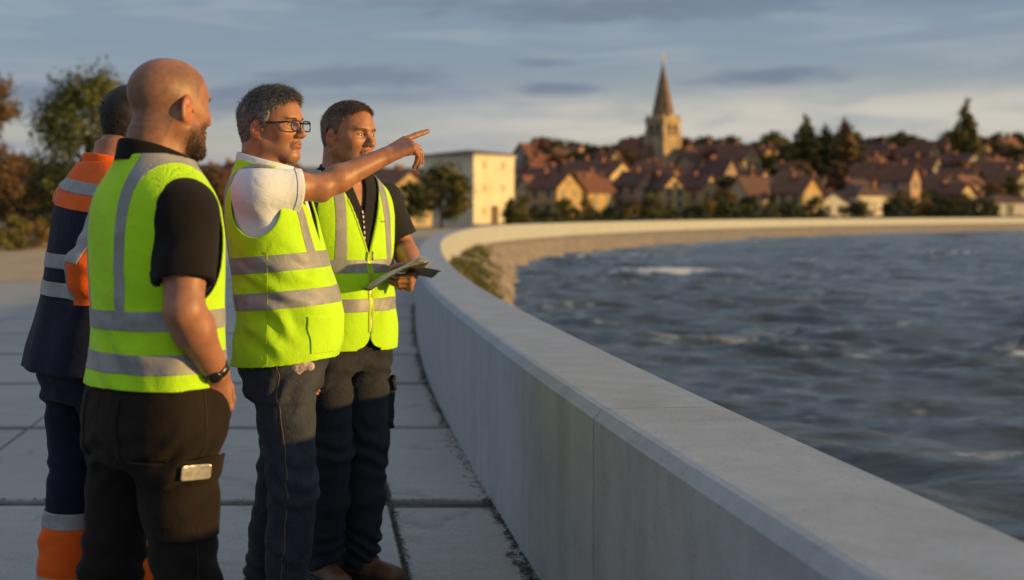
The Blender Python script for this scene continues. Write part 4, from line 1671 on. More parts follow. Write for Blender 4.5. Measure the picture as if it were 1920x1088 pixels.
class Man:
    def __init__(s, label, X, Y, a, H, head_yaw=0, head_pitch=0, head_roll=0, lean=(0, 0), girth=1.0, belly=0.0, headoff=(0, .03), jaw=1.0, headscale=1.0, dz=0.0):
        s.th = R(a) - math.pi / 2
        s.root = empty('person', (X, Y, 0), s.th)
        tag(s.root, label, 'person', 'workers on the promenade')
        s.k = H / 1.78
        s.X, s.Y = X, Y
        s.lean = lean
        s.girth = girth
        s.belly = belly
        s.z = lambda v: v * s.k
        hz = (1.663) * s.k + dz
        hc = V3(lean[0] * 1.25 + headoff[0], lean[1] * 1.25 + headoff[1], hz)
        s.H = Head(hc, rotm(R(head_yaw), R(head_pitch), R(head_roll)), headscale, jaw=jaw)

    def local(s, p):
        """world point -> this man's frame"""
        dx, dy = p[0] - s.X, p[1] - s.Y
        c, q = math.cos(-s.th), math.sin(-s.th)
        return V3(dx * c - dy * q, dx * q + dy * c, p[2])

    def dir(s, v):
        return s.local((s.X + v[0], s.Y + v[1], v[2]))

    def px(s, x, y, Y):
        """photo pixel at depth Y -> this man's frame (used to pose joints)"""
        return s.local(((x - 600) * Y / 2400.0, Y, CAMZ - (y - 400) * Y / 2400.0))

    def torso(s, off=0.0, flare=0.0, fl_z=(1.28, .92), lo=.78, hi=1.58, n=2.3, front=0.0, up=0.0):
        zk = ZK
        m = (zk >= lo - .05) & (zk <= hi + .05)
        m = np.ones_like(zk, bool)
        f = sstep(fl_z[0], fl_z[1], zk) * flare
        b = np.exp(-((zk - 1.04) / .14) ** 2) * s.belly
        t = np.clip((zk - .95) / .5, 0, 1.2)
        upw = sstep(1.36, 1.48, zk) * up
        return loft(zk * s.k, s.lean[0] * t, s.lean[1] * t, TA * s.girth + f + upw, TF * s.girth + b + f + front, TB * s.girth + f, n, off)

    def axis_xy(s, z):
        t = np.clip((z / s.k - .95) / .5, 0, 1.2)
        return s.lean[0] * t, s.lean[1] * t

    def neck(s):
        H = s.H
        b = V3(*s.axis_xy(1.47 * s.k), 1.45 * s.k)
        b = b + V3(0, -.012, 0)
        top = H.w((0, -.028, -.055))
        P = [(rc(b, top, .070, .058), .03, False)]
        for x in (-1, 1):
            P.append((rc(H.w((x * .058, -.030, -.035)), b + V3(x * .018, .055, .02), .015, .013), .03, False))
        P.append((rc(b + V3(x * 0, -.03, -.02), H.w((0, -.062, -.05)), .055, .048), .03, False))
        return P

    def body(s, arms, hands, tint, legs, fine=.0028, head_fine=.0026):
        """one continuous skin surface: head, neck, trunk, arms, hands, legs"""
        prims = [(s.torso(-.006), 0, False)]
        prims += [(p[0], max(p[1], .0), p[2]) for p in s.neck()]
        for (Hh, K, A) in legs:
            prims += [(rc(Hh, K, .085, .055), .03, False), (rc(K, A, .052, .036), .02, False)]
        for A_ in arms:
            prims += A_
        hp = s.H.prims()
        pts = []
        for h in hands:
            for p in h:
                pts.append(p[0][1]); pts.append(p[0][2])
        allp = [p[0] for p in prims + hp + [q for h in hands for q in h]]
        lo = np.min([p[1] for p in allp], 0) - .02
        hi = np.max([p[2] for p in allp], 0) + .02
        spans = [[], [], []]
        H = s.H
        for i, r_ in enumerate((.125, .125, .145)):
            spans[i].append((H.o[i] - r_, H.o[i] + r_, head_fine))
        for h in hands:
            l = np.min([p[0][1] for p in h], 0)
            u = np.max([p[0][2] for p in h], 0)
            for i in range(3):
                spans[i].append((l[i], u[i], fine))
        F = Field(*[axis(lo[i], hi[i], .008, spans[i]) for i in range(3)])
        F.addall(prims)
        # head is blended as a whole
        G = Field(*F.ax)
        G.addall(hp)
        F.d = smin(F.d, G.d, .022)
        for h in hands:
            G = Field(*F.ax)
            G.addall(h)
            F.d = smin(F.d, G.d, .010)
        V, Fc = F.mesh(1)
        c = tint(V)
        o = mesh_np('body', V, Fc, M_SKIN, s.root, True, c)
        return o, V, Fc

    def finish(s, F, name, m, disp=None, parent=None, relax=1, shell=False):
        V, Fc = F.mesh(relax)
        if disp is not None:
            N = vnormals(V, Fc)
            h = disp(V, N)
            if shell:                      # both faces of a hollow garment move the same way
                t = np.clip((V[:, 2] / s.k - .95) / .5, 0, 1.2)
                D = np.stack([V[:, 0] - s.lean[0] * t, V[:, 1] - s.lean[1] * t, np.maximum(V[:, 2] - 1.40 * s.k, 0)], 1)
                N = D / (np.linalg.norm(D, axis=1, keepdims=True) + 1e-6)
            V = V + N * h[:, None]
        return mesh_np(name, V, Fc, m, parent or s.root)

    def field(s, prims, vox):
        lo = np.min([p[0][1] for p in prims], 0) - .03
        hi = np.max([p[0][2] for p in prims], 0) + .03
        return Field(*[np.arange(lo[i], hi[i], vox, dtype=np.float32) for i in range(3)])


def sleeve(S, E, t0, r0, r1, t=.009, W=None):
    """short sleeve: hollow at its open end, t0 of the way down the upper arm"""
    S, E = np.asarray(S, np.float32), np.asarray(E, np.float32)
    d = (E - S) / np.linalg.norm(E - S)
    e = S + (E - S) * t0
    far = e + d * .05
    o_fn, lo, hi = rc(S, far, r0, r1)
    i_fn, _, _ = rc(S + d * .05, far + d * .05, r0 - t, r1 - t)

    def fn(X, Y, Z):
        pl = (X - e[0]) * d[0] + (Y - e[1]) * d[1] + (Z - e[2]) * d[2]
        inner = np.maximum(i_fn(X, Y, Z), -(pl + .05))
        return np.maximum(np.maximum(o_fn(X, Y, Z), pl), -inner)
    return fn, lo, hi


def shirt_disp(seed, amp=.0035, S=()):
    def f(V, N):
        x, y, z = V.T
        h = amp * fbm(x * 8 + seed, y * 8, z * 5, 2)
        for (c, d, rr_) in S:
            u = (V - c) @ d
            w = np.exp(-(np.linalg.norm(V - c, axis=1) / rr_) ** 2)
            h += amp * 1.2 * w * np.sin(u * 80 + 3 * fbm(x * 7, y * 7, z * 7 + seed, 2))
        return h
    return f


def collar(parent, m, c, a, b, stand, fall, flare, gap, drop=.03, tip=.02, back=0.0, name='collar', thick=.003, tilt=0.0):
    n = 64
    ph = np.linspace(gap, 2 * math.pi - gap, n)
    edge = np.minimum(ph - gap, 2 * math.pi - gap - ph)
    tp = np.exp(-(edge / .5) ** 2)
    fr = (np.cos(ph) + 1) / 2
    rows = []
    for (r, z, isfall) in ((0, -.012, 0), (-.001, stand * .5, 0), (-.002, stand, 0), (.004, stand + .004, 0), (.009, stand - fall * .3, 1), (flare * .7, stand - fall * .7, 1), (flare, stand - fall, 2)):
        R_ = r
        zz = z - drop * fr - (tip * tp if isfall == 2 else (tip * .5 * tp if isfall else 0))
        rr_ = R_ + (.012 * tp if isfall == 2 else 0)
        rows.append(np.stack([c[0] + (a + rr_) * np.sin(ph), c[1] + (b + rr_) * np.cos(ph), c[2] + zz + tilt * np.cos(ph) * b + 0 * ph], 1))
    V = np.stack(rows)
    k = len(rows)
    idx = np.arange(k * n).reshape(k, n)
    F = np.stack([idx[:-1, :-1].ravel(), idx[:-1, 1:].ravel(), idx[1:, 1:].ravel(), idx[1:, :-1].ravel()], 1)
    o = mesh_np(name, V.reshape(-1, 3), F, m, parent)
    md = o.modifiers.new('thick', 'SOLIDIFY')
    md.thickness = thick
    sb = o.modifiers.new('sub', 'SUBSURF')
    sb.levels = sb.render_levels = 1
    return o


def vest_field(s, off, flare, hem, armholes, neck, vcut=None, vox=.003, t=.006, front=0.0, up=0.0, extra=None, fl_z=(1.28, .92), ztop=1.532):
    T = s.torso(off, flare, fl_z, front=front, up=up)
    Ti = s.torso(off - t, flare, fl_z, front=front, up=up)
    lo, hi = T[1].copy(), T[2].copy()
    lo[2] = hem[2] - .03
    F = Field(*[np.arange(lo[i] - .01, hi[i] + .01, vox, dtype=np.float32) for i in range(3)])
    X, Y, Z = F.grid()
    F.d = T[0](X, Y, Z)
    if extra:
        for p in extra:
            F.add(p, .03)
    F.d = np.maximum(F.d, -Ti[0](X, Y, Z))
    hz = hem[0] + (hem[1] - hem[0]) * np.clip((Y - (-.15)) / .3, 0, 1)      # hem[0] back, hem[1] front
    F.d = np.maximum(F.d, (hz - Z) + .003 * np.sin(X * 14))
    F.d = smax(F.d, (Z - ztop * s.k + 0 * X).astype(np.float32), .006)
    for p in armholes:
        F.add(p, .004, True)
    F.add(neck, .004, True)
    if vcut is not None:
        F.d = smax(F.d, -vcut(X, Y, Z), .004)
    return F


def vest_disp(seed, amp=.004, pull=()):
    def f(V, N):
        x, y, z = V.T
        low = sstep(1.45, 1.0, z) * (.25 + .75 * sstep(z.min(), z.min() + .10, z))
        h = amp * (.35 + .65 * low) * fbm(x * 8 + seed, y * 8, z * 3.0, 3)
        h += amp * .6 * low * np.sin(x * 40 + y * 31 + 3 * fbm(x * 5, y * 5, z * 3 + seed, 2))
        for (c, d, rr_) in pull:
            w = np.exp(-(np.linalg.norm(V - c, axis=1) / rr_) ** 2)
            h += amp * w * np.sin(((V - c) @ d) * 80 + 4 * fbm(x * 9, y * 9, z * 9, 2))
        return h
    return f


def outer(s):
    def f(c, n):
        ax = s.axis_xy(c[2])
        return (c[0] - ax[0]) * n[0] + (c[1] - ax[1]) * n[1] + max(0, c[2] - 1.40 * s.k) * n[2] * .5 > 0.0
    return f


def hband(s, vest, z0, z1, slope=(0, 0), name='reflective_band', off=.0016, extra=(), m=None):
    n = Vector((-slope[0], -slope[1], 1)).normalized()
    pl = [(Vector((0, 0, z0)), n), (Vector((0, 0, z1)), -n)] + list(extra)
    return patch(vest, name, m or M_TAPE, vest, pl, off, outer(s), .002)


def vband(s, vest, x0, x1, z0, fb, lean=0.0, name='shoulder_band', off=.0012, ztop=9, m=None):
    """fb: +1 front, -1 back, 0 both"""
    n = Vector((1, 0, lean)).normalized()
    pl = [(Vector((x0, 0, z0)), n), (Vector((x1, 0, z0)), -n), (Vector((0, 0, z0)), Vector((0, 0, 1)))]
    if fb:
        pl.append((Vector((0, 0, 0)), Vector((0, fb, 0))))
    if ztop < 5:
        pl.append((Vector((0, 0, ztop)), Vector((0, 0, -1))))
    return patch(vest, name, m or M_TAPE, vest, pl, off, outer(s), .002)


def trousers(s, m, legs, waist=1.03, off=.012, rad=(.100, .078, .072, .060), hem=.06, seed=0, knee=1.0, girth=0.0, name='trousers', vox=.0055, crease=1.0, extra=()):
    k = s.k
    T = s.torso(off + girth)
    prims = [(T, 0, False)]
    for (Hh, K, A) in legs:
        th = Hh + (K - Hh) * .5
        prims += [(rc(Hh, th, rad[0] + .004, (rad[0] + rad[1]) * .5), .05, False), (rc(th, K, (rad[0] + rad[1]) * .5, rad[1]), .02, False),
                  (rc(K, K + (A - K) * .45, rad[1] * .97, rad[2] + .002), .03, False), (rc(K + (A - K) * .45, A, rad[2], rad[3]), .02, False)]
    lo = np.min([p[0][1] for p in prims], 0) - .03
    hi = np.max([p[0][2] for p in prims], 0) + .03
    hi[2] = waist * k + .02
    lo[2] = hem - .02
    F = Field(*[np.arange(lo[i], hi[i], vox, dtype=np.float32) for i in range(3)])
    F.addall([prims[0]])
    G = []
    for q in range(len(legs)):
        L = Field(*F.ax)
        L.addall(prims[1 + 4 * q:5 + 4 * q])
        G.append(L.d)
    F.d = smin(smin(F.d, G[0], .04), G[1], .012) if False else np.minimum(smin(F.d, G[0], .045), smin(F.d, G[1], .045))
    for p in extra:
        F.add(p, .03)
    X, Y, Z = F.grid()
    F.d = np.maximum(F.d, np.maximum(Z - waist * k, hem - Z) + 0 * X)

    def disp(V, N):
        x, y, z = V.T
        zk = z / k
        nn = fbm(x * 9 + seed, y * 9, z * 7, 3)
        h = .0045 * crease * nn
        wv = lambda zc, w, fr, amp, tilt: amp * np.exp(-((zk - zc) / w) ** 2) * np.sin(fr * (zk + tilt * y + .25 * x * np.sign(x + .001)) + 5 * fbm(x * 7 + seed, y * 7, z * 7 + 3, 2))
        h += crease * (wv(.50, .09, 85, .0055, .5) + wv(.11, .09, 120, .0075, .3) + wv(.30, .12, 60, .003, .4) + wv(.80, .07, 80, .005, -.8))
        return h
    o = s.finish(F, name, m, disp)
    return o


def shoe(s, A, ang, m, name='shoe', L=.285):
    """A ankle (x, y, .), ang turn of the foot"""
    ca, sa = math.cos(ang), math.sin(ang)
    f = V3(-sa, ca, 0)
    r_ = V3(ca, sa, 0)
    hp = V3(A[0], A[1], 0) - f * .055
    M = np.stack([r_, f, V3(0, 0, 1)], 1)
    F = Field(*[np.arange(l, h, .0045, dtype=np.float32) for l, h in zip(hp - V3(.28, .28, .02), hp + V3(.30, .30, .20))])
    P = [(rc(hp + V3(0, 0, .045), hp + f * .09 + V3(0, 0, .05), .040, .042), 0, False),
         (rc(hp + f * .09 + V3(0, 0, .048), hp + f * .20 + V3(0, 0, .036), .042, .036), .02, False),
         (ell(hp + f * .185 + V3(0, 0, .036), V3(.047, .06, .032), M), .015, False),
         (rc(hp + f * .02 + V3(0, 0, .06), hp + f * .045 + V3(0, 0, .125), .043, .042), .03, False)]
    F.addall(P)
    F.clip(lambda X, Y, Z: .014 - Z + 0 * X + 0 * Y)
    up = s.finish(F, name, m)
    F = Field(*F.ax)
    F.addall([(rc(hp + V3(0, 0, .02), hp + f * .09 + V3(0, 0, .02), .046, .043), 0, False), (rc(hp + f * .09 + V3(0, 0, .02), hp + f * .20 + V3(0, 0, .02), .043, .046), .03, False)])
    F.clip(lambda X, Y, Z: np.maximum(.001 - Z, Z - .026) + 0 * X + 0 * Y)
    s.finish(F, 'sole', M_SOLE, None, up, 0)
    mb = MB()
    for q in range(4):
        c = hp + f * (.075 + .022 * q) + V3(0, 0, .100 - .010 * q)
        mb.tube([c - r_ * .028 - V3(0, 0, .008), c + f * .003 + V3(0, 0, .006), c + r_ * .028 - V3(0, 0, .008)], .003, 6)
    mb.build('lace', M_BLKPL, up, True)
    return up


def tube_obj(name, pts, r, m, parent, n=6):
    mb = MB()
    mb.tube(pts, r, n)
    return mb.build(name, m, parent, True)


def stitch_on(src, pts, name, m, parent, w=.0016, ray=None):
    """a seam: narrow strip following the garment surface near the given local points"""
    from mathutils.bvhtree import BVHTree
    me = src.data
    bv = BVHTree.FromPolygons([v.co for v in me.vertices], [p.vertices for p in me.polygons])
    P = []
    for a, b in zip(pts[:-1], pts[1:]):
        a, b = Vector(a), Vector(b)
        n = max(2, int((b - a).length / .012))
        for i in range(n):
            P.append(a.lerp(b, i / n))
    P.append(Vector(pts[-1]))
    V = []
    for i, p in enumerate(P):
        co, no, _, _ = bv.find_nearest(p) if ray is None else bv.ray_cast(p - Vector(ray) * .5, Vector(ray))
        if co is None:
            continue
        V.append((co + no * .0012, no))
    vs, fs = [], []
    for i, (c, n) in enumerate(V):
        t_ = (V[min(i + 1, len(V) - 1)][0] - V[max(i - 1, 0)][0]).normalized()
        sd = t_.cross(n).normalized() * w
        vs += [c - sd, c + n * w * .7, c + sd]
    for i in range(len(V) - 1):
        b = i * 3
        fs += [(b, b + 1, b + 4, b + 3), (b + 1, b + 2, b + 5, b + 4)]
    return mesh_np(name, np.array([tuple(v) for v in vs]), np.array(fs), m, parent)
M_LABEL = mat('silver_label', (.62, .55, .45), .28, .3, 45, .35, 60, .003, Metallic=.5)


def plate(src, name, m, c, ray, u, hu, hv, off, rnd=.25):
    """a small stiff badge lying on a garment: rounded, slightly bowed, with its own thickness"""
    from mathutils.bvhtree import BVHTree
    bv = BVHTree.FromPolygons([v.co for v in src.data.vertices], [p.vertices for p in src.data.polygons])
    ray, u = Vector(ray).normalized(), Vector(u).normalized()
    w = ray.cross(u).normalized()
    c = Vector(c)
    A, B = [], []
    for i in range(-4, 5):
        for j in range(-3, 4):
            p = c + u * (hu * i / 4) + w * (hv * j / 3)
            co, no, _, _ = bv.ray_cast(p, ray)
            if co is not None:
                A.append((1, i / 4, j / 3, (i / 4) ** 2))
                B.append((co - p).dot(ray))
    k = np.linalg.lstsq(np.array(A), np.array(B), rcond=None)[0]
    pts = []
    n = 28
    for q in range(n):
        a = 2 * math.pi * q / n
        ca, sa = math.cos(a), math.sin(a)
        pts.append((math.copysign(abs(ca) ** rnd, ca), math.copysign(abs(sa) ** rnd, sa)))
    def P(x, y, lift):
        p = c + u * (hu * x) + w * (hv * y)
        return p + ray * (k[0] + k[1] * x + k[2] * y + k[3] * x * x - lift)
    mb = MB()
    v = [P(x, y, off - .002) for x, y in pts] + [P(x, y, off) for x, y in pts] + [P(x * .94, y * .88, off + .001) for x, y in pts] + [P(x * .45, y * .45, off + .001) for x, y in pts] + [P(0, 0, off + .001)]
    f = []
    for r in range(3):
        f += [(r * n + q, r * n + (q + 1) % n, (r + 1) * n + (q + 1) % n, (r + 1) * n + q) for q in range(n)]
    f += [(3 * n + q, 3 * n + (q + 1) % n, 4 * n) for q in range(n)]
    mb.add(v, f)
    return mb.build(name, m, src)


# ================================================================= 1: THE BALD MAN, seen from behind
def build_bald():
    s = Man('bald bearded man in lime vest over black polo, hand in pocket, seen from behind', -.412, 3.12, 35, 1.745, dz=-.014, head_yaw=8, head_pitch=0, head_roll=-1, lean=(.036, -.008), girth=1.03, headoff=(.004, .040), headscale=.985)
    S1, E1, W1 = V3(.186, -.01, 1.362), s.px(345, 582, 2.89), s.px(404, 698, 3.0)
    S2, E2, W2 = V3(-.150, .02, 1.385), V3(-.195, .015, 1.12), V3(-.215, .14, .95)
    d1 = (W1 - E1) / np.linalg.norm(W1 - E1)
    arms = [arm_prims(S1, E1, W1, 1.03, (.062, .050, .043, .048, .031), d1), arm_prims(S2, E2, W2, 1.04, front=V3(0, 1, 0))]
    h1 = hand_prims(W1, d1 * .4 + V3(-.20, -.05, -1), V3(-1, .2, 0), V3(0, 1, .3), [(.35, .4, .3)] * 4, (.8, .5, .3))
    d2 = (W2 - E2) / np.linalg.norm(W2 - E2)
    h2 = hand_prims(W2, d2 + V3(0.1, 0, -.5), V3(1, .2, 0), V3(0, 1, 0), [(.4, .5, .3)] * 4, (.8, .5, .3))
    legs = [(V3(.088, 0, .88), V3(.118, .035, .475), V3(.150, .02, .085)), (V3(-.088, 0, .88), V3(-.145, -.035, .475), V3(-.20, -.10, .085))]
    hz = s.H.o[2]
    body, V, Fc = s.body(arms, [h1, h2], lambda V: np.where((V[:, 2] > hz - .2)[:, None], skin_tint(s.H, V, (.34, .155, .088), 0, .85, .6, (.055, .030, .020)), np.array((.33, .148, .084), np.float32)), legs)
    add_eyes(s.H, body, (-.1, 1, 0))
    # beard: short hairs on jaw and chin
    N = vnormals(V, Fc)
    L = s.H.loc(V)
    x, y, z = L.T
    jaw = (z < -.018 - .03 * sstep(.02, .075, y)) & (z > -.128) & (y > .002) & ~((np.abs(x) < .024) & (np.abs(z + .0655) < .009) & (y > .08))
    ids = np.nonzero(jaw & (N @ s.H.M[:, 1] + N @ s.H.M[:, 2] * -.6 + np.abs(N @ s.H.M[:, 0]) * .6 > .15))[0]
    fl = np.tile(s.H.M @ V3(0, .1, -.95), (len(V), 1))
    ln = np.full(len(V), .007) * (0.30 + .70 * sstep(-.02, -.085, z)) + .006 * sstep(-.09, -.115, z)
    strands('beard', V[ids], N[ids], np.array([(.045, .025, .016), (.075, .04, .024), (.03, .018, .013)]), M_HAIR, body, 9000, ln[ids], .0006, fl[ids], 3, .28, .28)
    bx = (np.abs(z - .0175) < .0035) & (np.abs(np.abs(x) - .032) < .021) & (y > .06)
    ids = np.nonzero(bx)[0]
    for sg in (-1, 1):
        jd_ = ids[np.sign(x[ids]) == sg]
        strands('eyebrow', V[jd_], N[jd_], np.array([(.04, .025, .018)]), M_HAIR, body, 150, np.full(len(jd_), .0052), .0004, np.tile(sg * s.H.M[:, 0] * .9, (len(jd_), 1)), 4, .35, .2)
    # polo shirt
    F = s.field([(s.torso(.014), 0, 0), (rc(S1, E1, .1, .1), 0, 0), (rc(S2, E2, .1, .1), 0, 0)], .0042)
    F.add(s.torso(.012))
    for (S, E) in ((S1, E1), (S2, E2)):
        F.add(ell(S + V3(-.012 * np.sign(S[0]), 0, -.004), V3(.064, .074, .064)), .03)
        F.add(sleeve(S, E, .72, .074, .066), .03)
    F.clip(lambda X, Y, Z: np.maximum(.95 - Z, Z - 1.485) + 0 * X + 0 * Y)
    u1 = (E1 - S1) / np.linalg.norm(E1 - S1)
    shirt = s.finish(F, 'polo_shirt', M_BLACK, shirt_disp(2, .0028, [(S1 + u1 * .09 + V3(.05, -.05, 0), u1 * .75 + V3(0, .5, 0), .07)]))
    e1 = S1 + (E1 - S1) * .72
    patch(shirt, 'sleeve_cuff', M_BLACK, shirt, [(Vector(e1 - u1 * .026), Vector(u1)), (Vector(e1 - u1 * .001), Vector(-u1)), (Vector(S1 - V3(.09, 0, 0)), Vector((1, 0, 0)))], .0022, None, .002)
    cc = V3(*s.axis_xy(1.5), 0)
    collar(s.root, M_BLACK, V3(cc[0], cc[1] - .004, 1.488), .074, .083, .050, .050, .016, .30, .050, .02)
    # vest
    arm = [ell(V3(.232, -.002, 1.285), V3(.090, .098, .136)), ell(V3(-.205, .03, 1.318), V3(.075, .085, .135))]
    vn = ell(V3(cc[0], .015, 1.545), V3(.118, .115, .082))
    F = vest_field(s, .024, .012, (.945, .955, .93), arm, vn, lambda X, Y, Z: np.maximum(np.abs(X) - np.maximum((Z - 1.25) * .42, 0), -Y) + 0 * Z)
    vest = s.finish(F, 'safety_vest', M_LIME, vest_disp(1, .0062, [(V3(.1, -.12, 1.04), V3(.5, 0, .85), .12)]), shell=True)
    hband(s, vest, .984, 1.030, (.02, 0))
    hband(s, vest, 1.085, 1.131, (.02, 0))
    vband(s, vest, .072, .112, 1.131, 0, -.10)
    vband(s, vest, -.112, -.072, 1.131, 0, .10)
    # trousers with pockets
    tr = trousers(s, M_BROWNT, legs, 1.0, .012, (.105, .077, .070, .060), .05, 3, girth=.012, crease=1.1, extra=[ell(h1[0][0][1] * .5 + h1[0][0][2] * .5 + V3(-.030, .005, -.095), V3(.036, .050, .075))])
    K = legs[0][1]
    pocket = lambda nm, pls, off, rim: patch(tr, nm, M_BROWNT, tr, pls, off, None, rim)
    for sg in (1, -1):
        cx = .085 * sg
        pocket('back_pocket', [(Vector((cx - .062, 0, 0)), Vector((1, 0, -.06))), (Vector((cx + .062, 0, 0)), Vector((-1, 0, -.06))), (Vector((0, 0, .775)), Vector((0, 0, 1))), (Vector((0, 0, .925)), Vector((0, 0, -1))), (Vector((0, -.03, 0)), Vector((0, -1, 0)))], .0035, .0035)
    box = lambda y0, y1, z0, z1: [(Vector((.130, 0, 0)), Vector((1, 0, 0))), (Vector((0, y0, 0)), Vector((0, 1, .04))), (Vector((0, y1, 0)), Vector((0, -1, 0))), (Vector((0, 0, z0)), Vector((0, -.02, 1))), (Vector((0, 0, z1)), Vector((0, .02, -1)))]
    pocket('cargo_pocket', box(-.090, .085, .600, .775), .009, .010)
    pocket('cargo_flap', box(-.096, .090, .738, .795), .014, .007)
    plate(tr, 'reflective_label', M_LABEL, (.4, -.003, .766), (-1, 0, 0), (0, 1, -.02), .037, .0175, .026)
    stitch_on(tr, [(.17, .03, .96), (.19, .03, .86), (.195, .02, .76)], 'side_seam', M_STITCHD, tr)
    stitch_on(tr, [(.19, .02, .70), (.20, .02, .5), (.19, .0, .3), (.19, 0, .1)], 'side_seam', M_STITCHD, tr)
    stitch_on(tr, [(0, -.15, .96), (0, -.16, .88), (0, -.13, .8)], 'seat_seam', M_STITCHD, tr)
    # wrist watch
    M = frame_z(W1 - E1)
    ph = np.linspace(0, 2 * math.pi, 28)
    wc = W1 - d1 * .012
    mb = MB()
    pts = [wc + (M[:, 0] * math.cos(p) * .0335 + M[:, 1] * math.sin(p) * .0325) for p in ph]
    v, f = [], []
    for p in pts:
        o = (p - wc) / np.linalg.norm(p - wc)
        for (dr, dz) in ((0, -.010), (.003, -.010), (.003, .010), (0, .010)):
            v.append(p + o * dr + M[:, 2] * dz)
    for i in range(len(pts) - 1):
        for j in range(4):
            f.append((i * 4 + j, i * 4 + (j + 1) % 4, (i + 1) * 4 + (j + 1) % 4, (i + 1) * 4 + j))
    mb.add(v, f)
    wb = mb.build('wristwatch', M_BLKPL, s.root, True)
    out = V3(.75, -.6, .1)
    out = out - M[:, 2] * (out @ M[:, 2]); out /= np.linalg.norm(out)
    uv_ball('watch_case', wc + out * .034, V3(.016, .016, .006), M_BLKPL, wb, np.stack([M[:, 2], np.cross(out, M[:, 2]), out], 1))
    for q, (A, an) in enumerate(((legs[0][2], -.15), (legs[1][2], .3))):
        shoe(s, A, an, M_BLKPL)
    return s


# ================================================================= 2: THE MAN IN ORANGE AND NAVY
def build_orange():
    s = Man('man in orange and navy work jacket half hidden behind the bald man', -.720, 4.02, 34, 1.79, dz=-.028, head_yaw=8, lean=(-.015, .075), girth=1.08, headoff=(.015, .065), headscale=1.0)
    S1, E1, W1 = V3(.185, .050, 1.395), s.px(168, 505, 3.82), s.px(182, 610, 3.90)
    S2, E2, W2 = V3(-.205, .06, 1.395), V3(-.245, .10, 1.12), V3(-.19, .26, .93)
    arms = [arm_prims(S1, E1, W1), arm_prims(S2, E2, W2)]
    hs = []
    for (E, W, sg) in ((E1, W1, 1), (E2, W2, -1)):
        hs.append(hand_prims(W, (W - E) + V3(0, 0, -.15), V3(-sg, .2, 0), V3(0, 1, 0), [(.3, .4, .3)] * 4))
    legs = [(V3(.092, 0, .90), V3(.125, .07, .49), V3(.16, .10, .085)), (V3(-.092, 0, .90), V3(-.115, .0, .49), V3(-.13, -.06, .085))]
    hz = s.H.o[2]
    body, V, Fc = s.body(arms, hs, lambda V: np.where((V[:, 2] > hz - .2)[:, None], skin_tint(s.H, V, (.38, .16, .085), .4, 0, 0), np.array((.36, .16, .085), np.float32)), legs, .0035, .0032)
    add_eyes(s.H, body)
    hair_cap(s.H, body, .006, [(.012, .010, .009), (.02, .016, .013), (.03, .024, .02)], 8, 5000)
    F = s.field([(s.torso(.06, .04), 0, 0), (rc(S1, E1, .1, .1), 0, 0), (rc(S2, E2, .1, .1), 0, 0), (rc(E1, W1, .1, .1), 0, 0), (rc(E2, W2, .1, .1), 0, 0)], .0048)
    F.add(s.torso(.030, .038, (1.34, .95)))
    X, Y, Z = F.grid()
    F.d = np.maximum(F.d, .875 - Z + 0 * X)
    for (S, E, W) in ((S1, E1, W1), (S2, E2, W2)):
        F.add(ell(S, V3(.088, .09, .085)), .04)
        F.add(rc(S, E, .084, .070), .03)
        F.add(rc(E, W, .070, .056), .02)
    F.d = smax(F.d, Z - 1.52 + 0 * X, .01)
    jd = lambda V, N: shirt_disp(5, .006, [(E1, V3(0, .3, 1), .1), (S1, V3(.7, 0, .7), .1)])(V, N) + .004 * np.sin(V[:, 0] * 34 + 2 * V[:, 2]) * sstep(1.3, .95, V[:, 2])
    F.d = F.d.astype(np.float32)
    jk = s.finish(F, 'jacket', M_NAVY, jd)
    lx = lambda z: s.axis_xy(z)[0]
    # orange yoke over the shoulders, orange sleeves, reflective tapes
    patch(jk, 'orange_yoke', M_ORANGE, jk, [(Vector((0, 0, 1.375)), Vector((.10, 0, 1)))], .0022, None, .002)
    patch(jk, 'orange_sleeve', M_ORANGE, jk, [(Vector((.175, -.03, 1.3)), Vector((1, -.05, -.06))), (Vector((0, 0, 1.085)), Vector((0, 0, 1))), (Vector((0, 0, 1.378)), Vector((-.1, 0, -1)))], .0022, None, .002)
    patch(jk, 'back_tape', M_TAPE, jk, [(Vector((.118, 0, 1.1)), Vector((1, 0, -.10))), (Vector((.162, 0, 1.1)), Vector((-1, 0, .10))), (Vector((0, 0, 1.15)), Vector((0, 0, 1))), (Vector((0, -.02, 0)), Vector((0, -1, 0)))], .0044, None, .002)
    patch(jk, 'back_tape', M_TAPE, jk, [(Vector((-.162, 0, 1.1)), Vector((1, 0, -.04))), (Vector((-.118, 0, 1.1)), Vector((-1, 0, .04))), (Vector((0, 0, 1.4)), Vector((0, 0, 1))), (Vector((0, -.02, 0)), Vector((0, -1, 0)))], .0044, None, .002)
    patch(jk, 'shoulder_tape', M_TAPE, jk, [(Vector((0, 0, 1.425)), Vector((.12, 0, 1))), (Vector((0, 0, 1.462)), Vector((-.12, 0, -1)))], .0044, None, .002)
    ua = (E1 - S1) / np.linalg.norm(E1 - S1)
    ra = s.dir((-1, -.15, 0)); ra = ra - ua * (ra @ ua); ra /= np.linalg.norm(ra)
    patch(jk, 'sleeve_tape', M_TAPE, jk, [(Vector(S1 + ra * .030), Vector(ra)), (Vector(S1 + ra * .075), Vector(-ra)), (Vector(S1 + ua * .02), Vector(ua)), (Vector(E1 + ua * .02), Vector(-ua)), (Vector((.165, 0, 0)), Vector((1, 0, 0)))], .0046, None, .002)
    for z in (1.105, 1.19):
        patch(jk, 'waist_tape', M_TAPE, jk, [(Vector((0, 0, z)), Vector((.03, 0, 1))), (Vector((0, 0, z + .044)), Vector((-.03, 0, -1))), (Vector((.175, 0, 1.1)), Vector((-1, 0, 0)))], .0032, None, .002)
    cc = V3(*s.axis_xy(1.5), 0)
